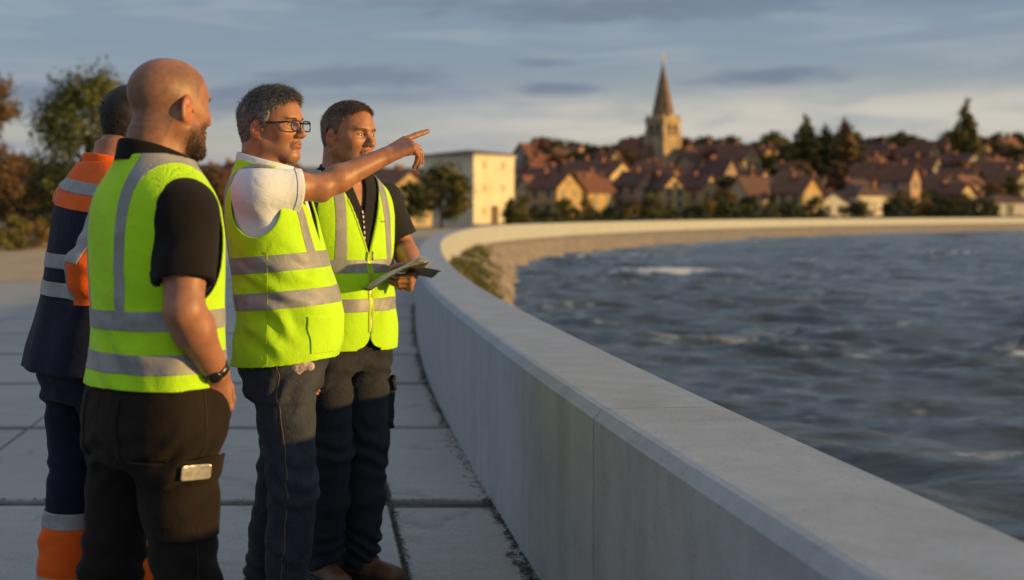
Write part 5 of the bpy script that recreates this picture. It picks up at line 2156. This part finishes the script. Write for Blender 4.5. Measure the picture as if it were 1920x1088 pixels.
    collar(jk, M_ORANGE, V3(cc[0], cc[1] + .002, 1.505), .086, .090, .045, .035, .012, .25, .045, .01)
    tr = trousers(s, M_NAVY, legs, 1.0, .012, (.108, .088, .084, .078), .05, 9)
    for (Hh, K, A) in legs:
        sg = np.sign(Hh[0])
        side = [(Vector((.005, 0, 0)), Vector((sg, 0, 0)))]
        z0 = .410
        patch(tr, 'orange_lower_leg', M_ORANGE, tr, side + [(Vector((0, 0, .05)), Vector((0, 0, 1))), (Vector((0, 0, z0)), Vector((0, 0, -1)))], .0022, None, .002)
        for z in (.362, .158):
            patch(tr, 'leg_tape', M_TAPE, tr, side + [(Vector((0, 0, z)), Vector((0, 0, 1))), (Vector((0, 0, z + .05)), Vector((0, 0, -1)))], .0044, None, .002)
    patch(tr, 'orange_side_stripe', M_ORANGE, tr, [(Vector((-.09, 0, .6)), Vector((-1, 0, .0))), (Vector((0, -.012, 0)), Vector((0, 1, 0))), (Vector((0, .03, 0)), Vector((0, -1, 0))), (Vector((0, 0, .5)), Vector((0, 0, 1))), (Vector((0, 0, .82)), Vector((0, 0, -1)))], .0025, None, .002)
    for (A, an) in ((legs[0][2], -.1), (legs[1][2], .2)):
        shoe(s, A, an, M_BLKPL)
    return s


# ================================================================= 3: THE MAN POINTING
def build_pointing():
    s = Man('grey haired man with glasses and white shirt pointing over the river', -.118, 4.2, -12, 1.785, dz=-.022, head_yaw=-17, head_pitch=1, head_roll=1, lean=(.0, -.055), girth=1.05, belly=.035, headoff=(0, .034))
    S1, E1, W1 = s.px(487, 352, 4.03), s.px(600, 352, 4.11), s.px(722, 293, 4.22)
    S2, E2, W2 = V3(-.19, -.05, 1.40), V3(-.235, -.10, 1.13), V3(-.24, -.06, .88)
    d1 = (W1 - E1) / np.linalg.norm(W1 - E1)
    tip = s.px(808, 254, 4.27)
    fdir = (tip - W1) / np.linalg.norm(tip - W1)
    # palm faces away and down, back of the hand to the camera, thumb on top
    toc = s.local((-.2, 0, CAMZ)) - W1
    toc /= np.linalg.norm(toc)
    fd = d1 * .55 + fdir * .45
    h1 = hand_prims(W1, fd, -toc * .45 + V3(0, 0, -.89), V3(0, 0, 1), [(.06, .05, .04), (.85, .55, .30), (1.05, .65, .35), (1.2, .75, .4)], (.92, .12, .42), .10, 1.10, .12)
    d2 = (W2 - E2) / np.linalg.norm(W2 - E2)
    h2 = hand_prims(W2, d2 + V3(0, 0, -.3), V3(1, .1, 0), V3(0, 1, 0), [(.4, .5, .3)] * 4)
    u1 = (E1 - S1) / np.linalg.norm(E1 - S1)
    arms = [arm_prims(S1, E1, W1, .97, (.056, .048, .042, .046, .030), V3(0, 0, 1)), arm_prims(S2, E2, W2, front=V3(0, 1, 0))]
    # camera: right leg nearer, left leg a little behind
    legs = [(V3(.092, .005, .90), V3(.105, .055, .48), V3(.085, .02, .085)), (V3(-.092, .005, .90), V3(-.10, -.035, .48), V3(-.12, -.11, .085))]
    hz = s.H.o[2]
    body, V, Fc = s.body(arms, [h1, h2], lambda V: np.where((V[:, 2] > hz - .2)[:, None], np.where((np.abs(V[:, 0] - s.H.o[0]) < .2)[:, None] & (V[:, 1] < .25)[:, None], skin_tint(s.H, V, (.40, .178, .092), .5, 0, 0, (.24, .125, .078)), np.array((.33, .142, .078), np.float32)), np.array((.33, .142, .078), np.float32)), legs, .0026, .0025)
    add_eyes(s.H, body, (.1, 1, -.03))
    N = vnormals(V, Fc)
    x, y, z = s.H.loc(V).T
    ids = np.nonzero((np.abs(z - .0195) < .003) & (np.abs(np.abs(x) - .032) < .019) & (y > .06))[0]
    for sg in (-1, 1):
        jd_ = ids[np.sign(x[ids]) == sg]
        strands('eyebrow', V[jd_], N[jd_], np.array([(.06, .045, .035)]), M_HAIR, body, 150, np.full(len(jd_), .0052), .0004, np.tile(sg * s.H.M[:, 0] * .9, (len(jd_), 1)), 4, .3, .2)
    hair_cap(s.H, body, .010, [(.08, .072, .065), (.14, .128, .115), (.24, .22, .20), (.38, .35, .31), (.10, .088, .078)], 5, 30000, top=.003, lenf=1.5, spike=.0008, lift=.20, jit_=.2, width=.00055)
    # glasses
    H = s.H
    gl = empty('glasses')
    gl.parent = s.root
    P = lambda *a: Vector(H.w(a))
    mb = MB()
    for sg in (-1, 1):
        cx, w, h = sg * .0335, .0260, .0165
        pts = []
        for k in range(33):
            a = 2 * math.pi * k / 32
            c_, s_ = math.cos(a), math.sin(a)
            px_ = math.copysign(abs(c_) ** .55, c_) * w
            pz_ = math.copysign(abs(s_) ** .55, s_) * h
            pts.append(P(cx + px_, .1065 - .10 * max(0, abs(cx + px_) - .03), -.005 + pz_))
        mb.tube(pts, .0025, 6, False)
    mb.tube([P(-.009, .109, .003), P(0, .111, .006), P(.009, .109, .003)], .0022, 6)
    fr = mb.build('glasses_frame', M_BLKPL, gl, True)
    for sg in (-1, 1):
        tube_obj('temple', [P(sg * .059, .1035, .006), P(sg * .072, .095, .007), P(sg * .0815, .02, .008), P(sg * .083, -.004, .004), P(sg * .080, -.02, -.012)], [.0034, .0034, .003, .0028, .0026], M_BLKPL, gl)
    lens = bpy.data.materials.new('lens_glass')
    lens.use_nodes = True
    nt_ = lens.node_tree
    nt_.nodes.clear()
    out = nt_.nodes.new('ShaderNodeOutputMaterial')
    mx = nt_.nodes.new('ShaderNodeMixShader')
    mx.inputs[0].default_value = .10
    tp = nt_.nodes.new('ShaderNodeBsdfTransparent')
    gg = nt_.nodes.new('ShaderNodeBsdfGlossy')
    gg.inputs['Roughness'].default_value = .03
    nt_.links.new(tp.outputs[0], mx.inputs[1]); nt_.links.new(gg.outputs[0], mx.inputs[2]); nt_.links.new(mx.outputs[0], out.inputs[0])
    for sg in (-1, 1):
        mb = MB()
        n = 24
        v = [P(sg * .0335, .108, -.005)]
        for k in range(n):
            a = 2 * math.pi * k / n
            c_, s_ = math.cos(a), math.sin(a)
            px_, pz_ = math.copysign(abs(c_) ** .6, c_) * .0245, math.copysign(abs(s_) ** .6, s_) * .0165
            v.append(P(sg * .0335 + px_, .1062 - .10 * max(0, abs(sg * .0335 + px_) - .03), -.005 + pz_))
        mb.add(v, [(0, 1 + k, 1 + (k + 1) % n) for k in range(n)])
        mb.build('lens', lens, gl, True)
    # white shirt
    F = s.field([(s.torso(.02), 0, 0), (rc(S1, E1, .1, .1), 0, 0), (rc(S2, E2, .1, .1), 0, 0)], .004)
    F.add(s.torso(.012))
    F.add(ell(S1 - u1 * .012 - V3(.010, 0, 0), V3(.066, .076, .074)), .05)
    F.add(sleeve(S1, E1, .60, .074, .074), .035)
    F.add(ell(S2, V3(.078, .078, .08)), .03)
    F.add(sleeve(S2, E2, .72, .080, .073), .03)
    F.clip(lambda X, Y, Z: np.maximum(.93 - Z, Z - 1.50) + 0 * X + 0 * Y)
    vd = V3(.35, .45, .8)
    shirt = s.finish(F, 'white_shirt', M_WHITE, shirt_disp(4, .0024, [(S1 - V3(0, -.01, .085), V3(.1, .75, .65), .075), (S1 + u1 * .05 - V3(0, 0, .03), u1 * .8 + V3(0, 0, .6), .06)]))
    e1 = S1 + (E1 - S1) * .60
    patch(shirt, 'sleeve_hem', M_WHITE, shirt, [(Vector(e1 - u1 * .024), Vector(u1)), (Vector(e1 - u1 * .001), Vector(-u1)), (Vector(S1 - V3(.12, 0, 0)), Vector((1, 0, 0)))], .0022, None, .002)
    cc = V3(*s.axis_xy(1.5 * s.k), 0)
    collar(s.root, M_WHITE, V3(cc[0], cc[1] + .002, 1.512), .087, .094, .050, .052, .014, .16, .050, .03)
    # vest, large armholes, lifted by the raised arm
    arm = [ell(S1 + V3(.060, -.012, -.038), V3(.098, .100, .122)), ell(V3(-.21, -.05, 1.34), V3(.085, .098, .145))]
    vn = ell(V3(cc[0], cc[1] + .02, 1.56), V3(.118, .118, .084))
    F = vest_field(s, .026, .012, (.865, .895, .85), arm, vn, lambda X, Y, Z: np.maximum(np.abs(X) - np.maximum((Z - 1.26) * .42, 0), -Y) + 0 * Z, front=.004)
    # front opening line: a thin slit
    vest = s.finish(F, 'safety_vest', M_LIME, vest_disp(6, .0075, [(V3(.12, .02, 1.10), V3(0, .5, .85), .14), (V3(.14, -.05, .98), V3(0, .8, .6), .12)]), shell=True)
    sl = (0, .085)
    hband(s, vest, 1.058, 1.112, sl)
    hband(s, vest, 1.175, 1.228, sl)
    vband(s, vest, .090, .132, 1.232, 1, -.05)
    vband(s, vest, .090, .132, 1.215, -1, -.05)
    vband(s, vest, -.132, -.090, 1.22, 0, .05)
    stitch_on(vest, [(.19, -.005, 1.24), (.20, -.005, 1.1), (.21, 0, .89)], 'side_seam', M_TRIM, vest, .002, (-1, 0, 0))
    patch(vest, 'vest_pocket', M_LIME, vest, [(Vector((.075, 0, 0)), Vector((1, 0, 0))), (Vector((.17, 0, 0)), Vector((-1, 0, 0))), (Vector((0, 0, .92)), Vector((0, 0, 1))), (Vector((0, 0, 1.045)), Vector((0, -.085, -1))), (Vector((0, .05, 0)), Vector((0, 1, 0)))], .004, outer(s), .004)
    mbz = []
    for z in np.linspace(.90, 1.26, 30):
        mbz.append((0.0, .30, z))
    stitch_on(vest, [(.0, .15, z) for z in np.linspace(.91, 1.26, 30)], 'zip', M_METAL, vest, .004, (0, -1, 0))
    # jeans
    tr = trousers(s, M_DENIM, legs, 1.0, .008, (.102, .078, .071, .066), .045, 6, belly_fix(s), crease=1.0)
    stitch_on(tr, [(.175, .02, .90), (.185, .03, .76), (.18, .05, .6), (.175, .055, .48), (.16, .04, .3), (.15, .02, .12)], 'side_seam', M_STITCH, tr, .0013)
    stitch_on(tr, [(.16, .035, .93), (.150, .075, .89), (.125, .105, .875)], 'pocket_edge', M_STITCH, tr, .0013)
    patch(tr, 'back_pocket', M_DENIM, tr, [(Vector((.03, 0, 0)), Vector((1, 0, 0))), (Vector((.15, 0, 0)), Vector((-1, 0, 0))), (Vector((0, 0, .76)), Vector((0, 0, 1))), (Vector((0, 0, .90)), Vector((0, 0, -1))), (Vector((0, -.03, 0)), Vector((0, -1, 0)))], .003, None, .003)
    for (A, an) in ((legs[0][2], -.12), (legs[1][2], .2)):
        shoe(s, A, an, M_LEATHER)
    # crumpled pale glove poking out of the front pocket
    c = s.px(552, 688, 4.018)
    F = Field(*[np.arange(c[i] - .09, c[i] + .09, .003, dtype=np.float32) for i in range(3)])
    rg = np.random.default_rng(3)
    for q in range(7):
        o_ = rg.normal(size=3) * V3(.006, .013, .009)
        F.add(ell(c + o_, V3(.012, .022, .017) * rg.uniform(.8, 1.2)), .018)
    g = s.finish(F, 'work_glove', mat('pale_glove', (.50, .40, .36), .8, .35, 60), lambda V, N: .004 * fbm(V[:, 0] * 60, V[:, 1] * 60, V[:, 2] * 60, 3))
    g.parent = None
    g.matrix_world = s.root.matrix_basis
    tag(g, 'crumpled pale glove stuffed in the pointing man\'s front pocket under his vest', 'glove')
    return s


def belly_fix(s):
    return .035


# ================================================================= 4: THE MAN WITH THE BOOKLET
def build_reader():
    s = Man('brown haired man in open lime vest holding a thin booklet beside the parapet', .086, 4.75, -52, 1.79, dz=-.026, head_yaw=8, head_pitch=-1, lean=(0, .0), girth=1.02, headoff=(0, .04), jaw=1.06)
    S2, E2, W2 = V3(-.195, -.01, 1.40), s.px(757, 470, 4.86), s.px(752, 505, 4.66)
    S1, E1, W1 = V3(.195, -.01, 1.40), V3(.245, -.03, 1.12), V3(.235, .02, .87)
    arms = [arm_prims(S2, E2, W2, 1.0, front=V3(0, 1, 0)), arm_prims(S1, E1, W1, 1.0, front=V3(0, 1, 0))]
    # booklet plane, from lower left to upper right in the photo
    A_, B_ = s.px(686, 545, 4.56), s.px(804, 491, 4.60)
    bd = (B_ - A_) / np.linalg.norm(B_ - A_)
    cam_dir = s.local((0, 0, CAMZ)) - (A_ + B_) / 2
    cam_dir /= np.linalg.norm(cam_dir)
    up = V3(0, 0, 1) - cam_dir * .12
    up = up - bd * (up @ bd)
    up /= np.linalg.norm(up)
    dep = np.cross(bd, up)                 # across the page, towards or away from the camera
    if dep @ cam_dir > 0:
        dep = -dep
    hold = A_ + bd * np.linalg.norm(B_ - A_) * .60 - up * .012
    Wd = s.px(770, 500, 4.72)
    W2 = s.px(770, 524, 4.70)
    E2 = s.px(757, 465, 4.87)
    W2 = s.px(775, 508, 4.71)
    h2 = hand_prims(W2, s.dir((-.22, -.85, -.42)), s.dir((-1, .15, .10)), V3(0, 0, 1), [(1.05, .75, .5), (1.1, .8, .5), (1.15, .8, .5), (1.2, .85, .5)], (.55, .45, .6), .06, .98, .3)
    arms[0] = arm_prims(S2, E2, W2, 1.0, front=V3(0, 1, 0))
    d1 = (W1 - E1) / np.linalg.norm(W1 - E1)
    h1 = hand_prims(W1, d1 + V3(0, 0, -.2), V3(-1, .1, 0), V3(0, .3, 1), [(.4, .5, .3)] * 4)
    legs = [(V3(.09, 0, .90), V3(.085, .03, .49), V3(.075, -.02, .085)), (V3(-.09, 0, .90), V3(-.075, .05, .49), V3(-.06, .03, .085))]
    hz = s.H.o[2]
    body, V, Fc = s.body(arms, [h2, h1], lambda V: np.where((V[:, 2] > hz - .2)[:, None], skin_tint(s.H, V, (.40, .175, .092), .45, 0, 0, (.24, .125, .078)), np.array((.34, .148, .082), np.float32)), legs, .0028, .0026)
    add_eyes(s.H, body, (-.25, 1, -.03))
    N = vnormals(V, Fc)
    x, y, z = s.H.loc(V).T
    ids = np.nonzero((np.abs(z - .0185) < .003) & (np.abs(np.abs(x) - .032) < .019) & (y > .06))[0]
    for sg in (-1, 1):
        jd_ = ids[np.sign(x[ids]) == sg]
        strands('eyebrow', V[jd_], N[jd_], np.array([(.05, .03, .02)]), M_HAIR, body, 150, np.full(len(jd_), .0052), .0004, np.tile(sg * s.H.M[:, 0] * .9, (len(jd_), 1)), 4, .3, .2)
    hair_cap(s.H, body, .006, [(.11, .072, .05), (.16, .102, .066), (.24, .15, .095), (.13, .095, .07)], 11, 24000, top=.003, lenf=1.0, front=-.011, lift=.14, jit_=.16, width=.00055)
    # polo
    F = s.field([(s.torso(.02), 0, 0), (rc(S1, E1, .1, .1), 0, 0), (rc(S2, E2, .1, .1), 0, 0)], .0042)
    F.add(s.torso(.012))
    for (S, E) in ((S1, E1), (S2, E2)):
        F.add(ell(S, V3(.074, .076, .08)), .03)
        F.add(sleeve(S, E, .82, .078, .070), .03)
    F.clip(lambda X, Y, Z: np.maximum(.93 - Z, Z - 1.50) + 0 * X + 0 * Y)
    # open neck
    F.clip(lambda X, Y, Z: -np.maximum(np.abs(X) - np.maximum((Z - 1.36) * .30, 0), -Y + .03) + 0 * Z)
    shirt = s.finish(F, 'polo_shirt', M_DKGREY, shirt_disp(8, .004, [(S2 + V3(0, 0, -.12), V3(.3, .5, .8), .1)]))
    cc = V3(*s.axis_xy(1.5), 0)
    collar(s.root, M_DKGREY, V3(cc[0], cc[1] + .0, 1.50), .080, .088, .048, .048, .018, .36, .055, .03)
    patch(shirt, 'placket', M_DKGREY, shirt, [(Vector((-.016, 0, 0)), Vector((1, 0, 0))), (Vector((.016, 0, 0)), Vector((-1, 0, 0))), (Vector((0, .03, 0)), Vector((0, 1, 0))), (Vector((0, 0, 1.18)), Vector((0, 0, 1))), (Vector((0, 0, 1.37)), Vector((0, 0, -1)))], .002, None, .002)
    mb = MB()
    rg = random.Random(2)
    for q in range(9):
        z = 1.385 - q * .017
        mb.box((.012, .1315 + .0 * q, z), (.0035 + rg.random() * .002, .002, .0045 + rg.random() * .003))
    # small pale print down the placket
    from mathutils.bvhtree import BVHTree
    bv = BVHTree.FromPolygons([v.co for v in shirt.data.vertices], [p.vertices for p in shirt.data.polygons])
    vv, ff = [], []
    for q in range(8):
        z = 1.372 - q * .020
        co, no, _, _ = bv.find_nearest(Vector((.010, .16, z)))
        w_, h_ = .0035, .004 + rg.random() * .004
        t_ = Vector((1, 0, 0)); t_ = (t_ - no * t_.dot(no)).normalized(); b_ = no.cross(t_)
        c_ = co + no * .0035
        vv += [c_ - t_ * w_ - b_ * h_, c_ + t_ * w_ - b_ * h_, c_ + t_ * w_ * .6 + b_ * h_, c_ - t_ * w_ + b_ * h_ * .7]
        ff.append((4 * q, 4 * q + 1, 4 * q + 2, 4 * q + 3))
    mesh_np('placket_print', np.array([tuple(v) for v in vv]), np.array(ff), mat('pale_print', (.5, .48, .45), .7, .1, 50), shirt, False)
    # vest, zip half open
    arm = [ell(V3(.215, -.005, 1.325), V3(.085, .092, .145)), ell(V3(-.215, -.005, 1.325), V3(.085, .092, .145))]
    vn = ell(V3(cc[0], cc[1] + .015, 1.555), V3(.118, .112, .084))
    F = vest_field(s, .024, .014, (.855, .862, .80), arm, vn, lambda X, Y, Z: np.maximum(np.abs(X) - np.maximum((Z - 1.215) * .36, 0), -Y) + 0 * Z)
    # rounded corners at the foot of the zip
    F.clip(lambda X, Y, Z: -np.maximum(np.maximum(np.abs(X) - np.maximum(.055 - np.sqrt(np.maximum(.055 ** 2 - np.clip(.925 - Z, 0, .055) ** 2, 0)), 0), Z - .925), -Y) + 0 * X)
    vest = s.finish(F, 'safety_vest', M_LIME, vest_disp(9, .006, [(V3(-.08, .13, 1.08), V3(.6, 0, .8), .1)]), shell=True)
    hband(s, vest, 1.005, 1.052, (0, 0))
    hband(s, vest, 1.145, 1.192, (0, 0))
    vband(s, vest, .095, .135, 1.192, 0, .04)
    vband(s, vest, -.135, -.095, 1.192, 0, -.04)
    for sg in (-1, 1):
        patch(vest, 'front_binding', M_TRIM, vest, [(Vector((sg * .001, 0, 0)), Vector((sg, 0, 0))), (Vector((sg * .012, 0, 0)), Vector((-sg, 0, 0))), (Vector((0, 0, .93)), Vector((0, 0, 1))), (Vector((0, 0, 1.215)), Vector((0, 0, -1))), (Vector((0, .05, 0)), Vector((0, 1, 0)))], .0022, outer(s), .002)
        stitch_on(vest, [(sg * (.005 + max(0, z - 1.215) * .36), .2, z) for z in np.linspace(1.20, 1.43, 14)], 'neck_binding', M_TRIM, vest, .004)
    stitch_on(vest, [(0, .15, z) for z in np.linspace(.90, 1.22, 24)], 'zip', M_METAL, vest, .0035, (0, -1, 0))
    tube_obj('zip_pull', [(0, .168, 1.222), (.002, .170, 1.205), (.003, .171, 1.190)], .0035, M_METAL, vest)
    # faint two-line print on the left breast
    bv = BVHTree.FromPolygons([v.co for v in vest.data.vertices], [p.vertices for p in vest.data.polygons])
    vv, ff = [], []
    def dash(x0, x1, z, h_):
        for (xa, xb) in ((x0, x1),):
            q = len(ff)
            pts = []
            for (x_, z_) in ((xa, z - h_), (xb, z - h_), (xb, z + h_), (xa, z + h_)):
                co, no, _, _ = bv.find_nearest(Vector((x_, .2, z_)))
                pts.append(co + no * .0015)
            vv.extend(pts)
            ff.append((4 * q, 4 * q + 1, 4 * q + 2, 4 * q + 3))
    for (x0, x1, z, h_) in ((-.062, -.050, 1.352, .0022), (-.070, -.066, 1.350, .0012), (-.078, -.073, 1.349, .0012), (-.085, -.071, 1.338, .0014), (-.092, -.087, 1.337, .0014), (-.100, -.094, 1.336, .0014), (-.106, -.102, 1.335, .0014), (-.090, -.076, 1.332, .001)):
        dash(x1, x0, z, h_)
    mesh_np('breast_print', np.array([tuple(v) for v in vv]), np.array(ff), mat('dark_print', (.05, .08, .03), .8, .1, 50), vest, False)
    # trousers
    tr = trousers(s, M_DENIMD, legs, 1.0, .010, (.100, .080, .075, .066), .045, 12, crease=1.2)
    stitch_on(tr, [(.0, .16, .97), (.0, .16, .88)], 'fly_seam', M_STITCH, tr, .001)
    stitch_on(tr, [(-.10, .12, .945), (-.14, .08, .90), (-.165, .02, .885)], 'pocket_edge', M_STITCH, tr, .001)
    patch(tr, 'cargo_pocket', M_DENIMD, tr, [(Vector((-.115, 0, 0)), Vector((-1, 0, .05))), (Vector((0, -.07, 0)), Vector((0, 1, 0))), (Vector((0, .09, 0)), Vector((0, -1, 0))), (Vector((0, 0, .555)), Vector((0, 0, 1))), (Vector((0, 0, .735)), Vector((0, 0, -1)))], .020, None, .020)
    patch(tr, 'cargo_flap', M_DENIMD, tr, [(Vector((-.115, 0, 0)), Vector((-1, 0, .05))), (Vector((0, -.075, 0)), Vector((0, 1, 0))), (Vector((0, .095, 0)), Vector((0, -1, 0))), (Vector((0, 0, .70)), Vector((0, 0, 1))), (Vector((0, 0, .75)), Vector((0, 0, -1)))], .026, None, .010)
    bl = s.field([(s.torso(.03), 0, 0)], .005)
    bl.add(s.torso(.019))
    bl.clip(lambda X, Y, Z: np.maximum(.915 - Z, Z - .952) + 0 * X + 0 * Y)
    belt = s.finish(bl, 'belt', M_LEATHER)
    for (A, an) in ((legs[0][2], -.25), (legs[1][2], .25)):
        shoe(s, A, an, M_LEATHER)
    # the booklet itself: thin, bent, pages slightly fanned at the far end
    bk = empty('booklet', s.root.location, s.th)
    tag(bk, 'thin open booklet held in the brown haired man\'s hand', 'booklet')
    L = np.linalg.norm(B_ - A_)
    def sheet(name, m, lift, l0, l1, wd, sag, thick, sh=0.0, fan=0.0):
        n, k = 22, 8
        V = []
        for i in range(n):
            u = i / (n - 1)
            l = l0 + (l1 - l0) * u
            for j in range(k):
                v = (j / (k - 1) - .5)
                p = A_ + bd * (l * L) + dep * (v * wd + sh) + up * (lift + sag * math.sin(math.pi * min(1, max(0, l))) + fan * max(0, l - .62) ** 1.2 + .006 * math.sin(v * 4 + l * 3))
                V.append(p)
        idx = np.arange(n * k).reshape(n, k)
        F = np.stack([idx[:-1, :-1].ravel(), idx[:-1, 1:].ravel(), idx[1:, 1:].ravel(), idx[1:, :-1].ravel()], 1)
        o = mesh_np(name, np.array(V), F, m, bk)
        md = o.modifiers.new('thick', 'SOLIDIFY')
        md.thickness = thick
        return o
    Mp = mat('paper', (.46, .43, .40), .7, .25, 30)
    Mc = mat('dark_cover', (.085, .070, .062), .5, .3, 20)
    sheet('cover', Mc, 0, 0, 1.02, .205, .014, .0020, fan=-.16)
    for q in range(5):
        sheet('page', Mp, .0026 + .0007 * q, .03 + .01 * q, .98 - .03 * q, .196, .014, .0004, fan=-.05 + .032 * q)
    return s
build_bald()
build_orange()
build_pointing()
build_reader()
# ================================================================= SKY, SUN, CAMERA
SUN_EL, SUN_AZ = R(7.2), R(-17)         # azimuth measured from +X, negative = behind the camera
sx, sy, sz = math.cos(SUN_EL) * math.cos(SUN_AZ), math.cos(SUN_EL) * math.sin(SUN_AZ), math.sin(SUN_EL)
ld = bpy.data.lights.new('sun', 'SUN')
ld.energy = 4.2
ld.angle = R(1.4)
ld.color = (1.0, .62, .19)
sun = bpy.data.objects.new('sun', ld)
sun.rotation_euler = Vector((-sx, -sy, -sz)).to_track_quat('-Z', 'Y').to_euler()
sun.location = (60, -10, 20)
link(sun)

world = bpy.data.worlds.new('World')
SC.world = world
world.use_nodes = True
wt = world.node_tree
wn, wl = wt.nodes, wt.links
bg = wn['Background']
sky = wn.new('ShaderNodeTexSky')
sky.sky_type = 'NISHITA'
sky.sun_disc = False
sky.sun_elevation = R(14)
sky.sun_rotation = math.pi / 2 - SUN_AZ
sky.air_density = 1.2
sky.dust_density = 1.2
sky.ozone_density = 2.0
sky.sun_elevation = SUN_EL
def wnode(t, **k):
    n = wn.new(t)
    for a, b in k.items():
        setattr(n, a, b)
    return n
def wmath(op, a, b=0., c=0., clamp=False):
    n = wnode('ShaderNodeMath', operation=op, use_clamp=clamp)
    for i, v in enumerate((a, b, c)):
        if isinstance(v, bpy.types.NodeSocket):
            wl.new(v, n.inputs[i])
        else:
            n.inputs[i].default_value = v
    return n.outputs[0]
def wmix(f, a, b, mode='MIX'):
    n = wnode('ShaderNodeMix', data_type='RGBA', blend_type=mode)
    for i, v in ((0, f), (6, a), (7, b)):
        if isinstance(v, bpy.types.NodeSocket):
            wl.new(v, n.inputs[i])
        elif i == 0:
            n.inputs[0].default_value = v
        else:
            n.inputs[i].default_value = (*v, 1)
    return n.outputs[2]
tcw = wnode('ShaderNodeTexCoord')
sepw = wnode('ShaderNodeSeparateXYZ')
wl.new(tcw.outputs['Generated'], sepw.inputs[0])
dx, dy, dz = sepw.outputs
el = wmath('ARCSINE', dz)                                 # elevation, radians
az = wmath('ARCTAN2', dx, dy)                             # azimuth from +Y
def wramp(f, stops):
    n = wnode('ShaderNodeMapRange', interpolation_type='SMOOTHSTEP')
    wl.new(f, n.inputs[0])
    for i, v in enumerate(stops):
        n.inputs[i + 1].default_value = v
    return n.outputs[0]
def wnoise(scale, svec, detail=5, dist=0., off=(0, 0, 0)):
    cm = wnode('ShaderNodeCombineXYZ')
    wl.new(wmath('MULTIPLY_ADD', az, svec[0], off[0]), cm.inputs[0])
    wl.new(wmath('MULTIPLY_ADD', el, svec[1], off[1]), cm.inputs[1])
    n = wnode('ShaderNodeTexNoise')
    n.inputs['Scale'].default_value = scale
    n.inputs['Detail'].default_value = detail
    n.inputs['Distortion'].default_value = dist
    n.inputs['Roughness'].default_value = .5
    wl.new(cm.outputs[0], n.inputs['Vector'])
    return n.outputs['Fac']
base = sky.outputs[0]
SKYG = 1.0
# high overcast veil: a grey-blue sheet, paler towards the horizon
veil_hi = (2.05 * SKYG, 2.75 * SKYG, 3.6 * SKYG)
veil_lo = (4.5 * SKYG, 4.25 * SKYG, 3.85 * SKYG)
g = wramp(el, (R(1.0), R(8.0), 0, 1))
veil = wmix(g, veil_lo, veil_hi)
veil = wmix(wramp(el, (R(9), R(40), 0, 1)), veil, (3.6, 4.2, 5.0))  # unseen sky overhead brightened to lift the shaded surfaces
c0 = wmix(.8, base, veil)
# soft long streaks
st = wramp(wnoise(1.0, (4.5, 30), 9, .7, (3.1, 1.7)), (.40, .62, 0, 1))
c0 = wmix(wmath('MULTIPLY', st, .55), c0, (2.1, 2.6, 3.35))
lt = wramp(wnoise(1.0, (7, 52), 9, .9, (8.2, 4.4)), (.48, .72, 0, 1))
c0 = wmix(wmath('MULTIPLY', lt, .24), c0, (4.2, 4.35, 4.5))
# darker individual clouds: azimuth, elevation, half widths (degrees), density
nz = wnoise(1.0, (14, 60), 6, .3, (1, 2))
nz2 = wnoise(1.0, (40, 150), 4, .3, (5, 2))
for (ca, ce, wa, we, de) in ((10.5, 5.45, 2.1, .38, .95), (19.2, 5.75, 3.8, .5, .95), (9.9, 6.6, 1.6, .28, .75), (14.5, 9.0, 11.5, 1.0, 1.0), (4.5, 9.4, 5, .5, .55),
                             (-9, 5.0, 9.5, 1.15, 1.0), (1.5, 6.0, 5.5, .75, .8), (3, 5.2, 5, .55, .45), (-14, 3.0, 5, .35, .3), (27, 8.6, 6, .5, .5), (60, 12, 12, 2, .5), (-50, 11, 14, 2, .5)):
    ex = wmath('DIVIDE', wmath('SUBTRACT', az, R(ca)), R(wa))
    ey = wmath('DIVIDE', wmath('SUBTRACT', el, R(ce)), R(we))
    r2 = wmath('ADD', wmath('MULTIPLY', ex, ex), wmath('MULTIPLY', ey, ey))
    v = wmath('ADD', wmath('SUBTRACT', 1.0, wmath('SQRT', r2)), wmath('MULTIPLY', wmath('SUBTRACT', nz, .5), 1.5))
    v = wmath('ADD', v, wmath('MULTIPLY', wmath('SUBTRACT', nz2, .5), .7))
    mk = wramp(v, (-.05, .75, 0, de))
    c0 = wmix(mk, c0, (1.55, 1.95, 2.6))
# warm pale band where the cloud sheet opens above the town
band = wmath('MULTIPLY', wramp(el, (R(2.2), R(3.6), 0, 1)), wramp(el, (R(4.2), R(5.6), 1, 0)))
band = wmath('MULTIPLY', band, wramp(az, (R(0), R(14), .15, 1)))
band = wmath('MULTIPLY', band, wramp(nz, (.3, .6, .3, 1)))
c0 = wmix(wmath('MULTIPLY', band, .85), c0, (5.4, 5.0, 4.3))
wl.new(c0, bg.inputs['Color'])
bg.inputs['Strength'].default_value = .09

cam = bpy.data.cameras.new('camera')
cam.sensor_width = 36
cam.lens = 45
cam.shift_x = .1875
cam.shift_y = -.075
cam.clip_start = .1
cam.clip_end = 5000
cam.dof.use_dof = True
cam.dof.focus_distance = 3.95
cam.dof.aperture_fstop = 45e-3 / .0185
camo = bpy.data.objects.new('camera', cam)
camo.location = (0, 0, CAMZ)
camo.rotation_euler = (R(90), 0, 0)
link(camo)
SC.camera = camo

SC.view_settings.view_transform = 'Standard'
SC.view_settings.look = 'None'
SC.view_settings.exposure = .42
SC.view_settings.gamma = 1.0
SC.view_settings.use_curve_mapping = False
SC.render.engine = 'CYCLES'
SC.cycles.use_denoising = True
SC.cycles.max_bounces = 6
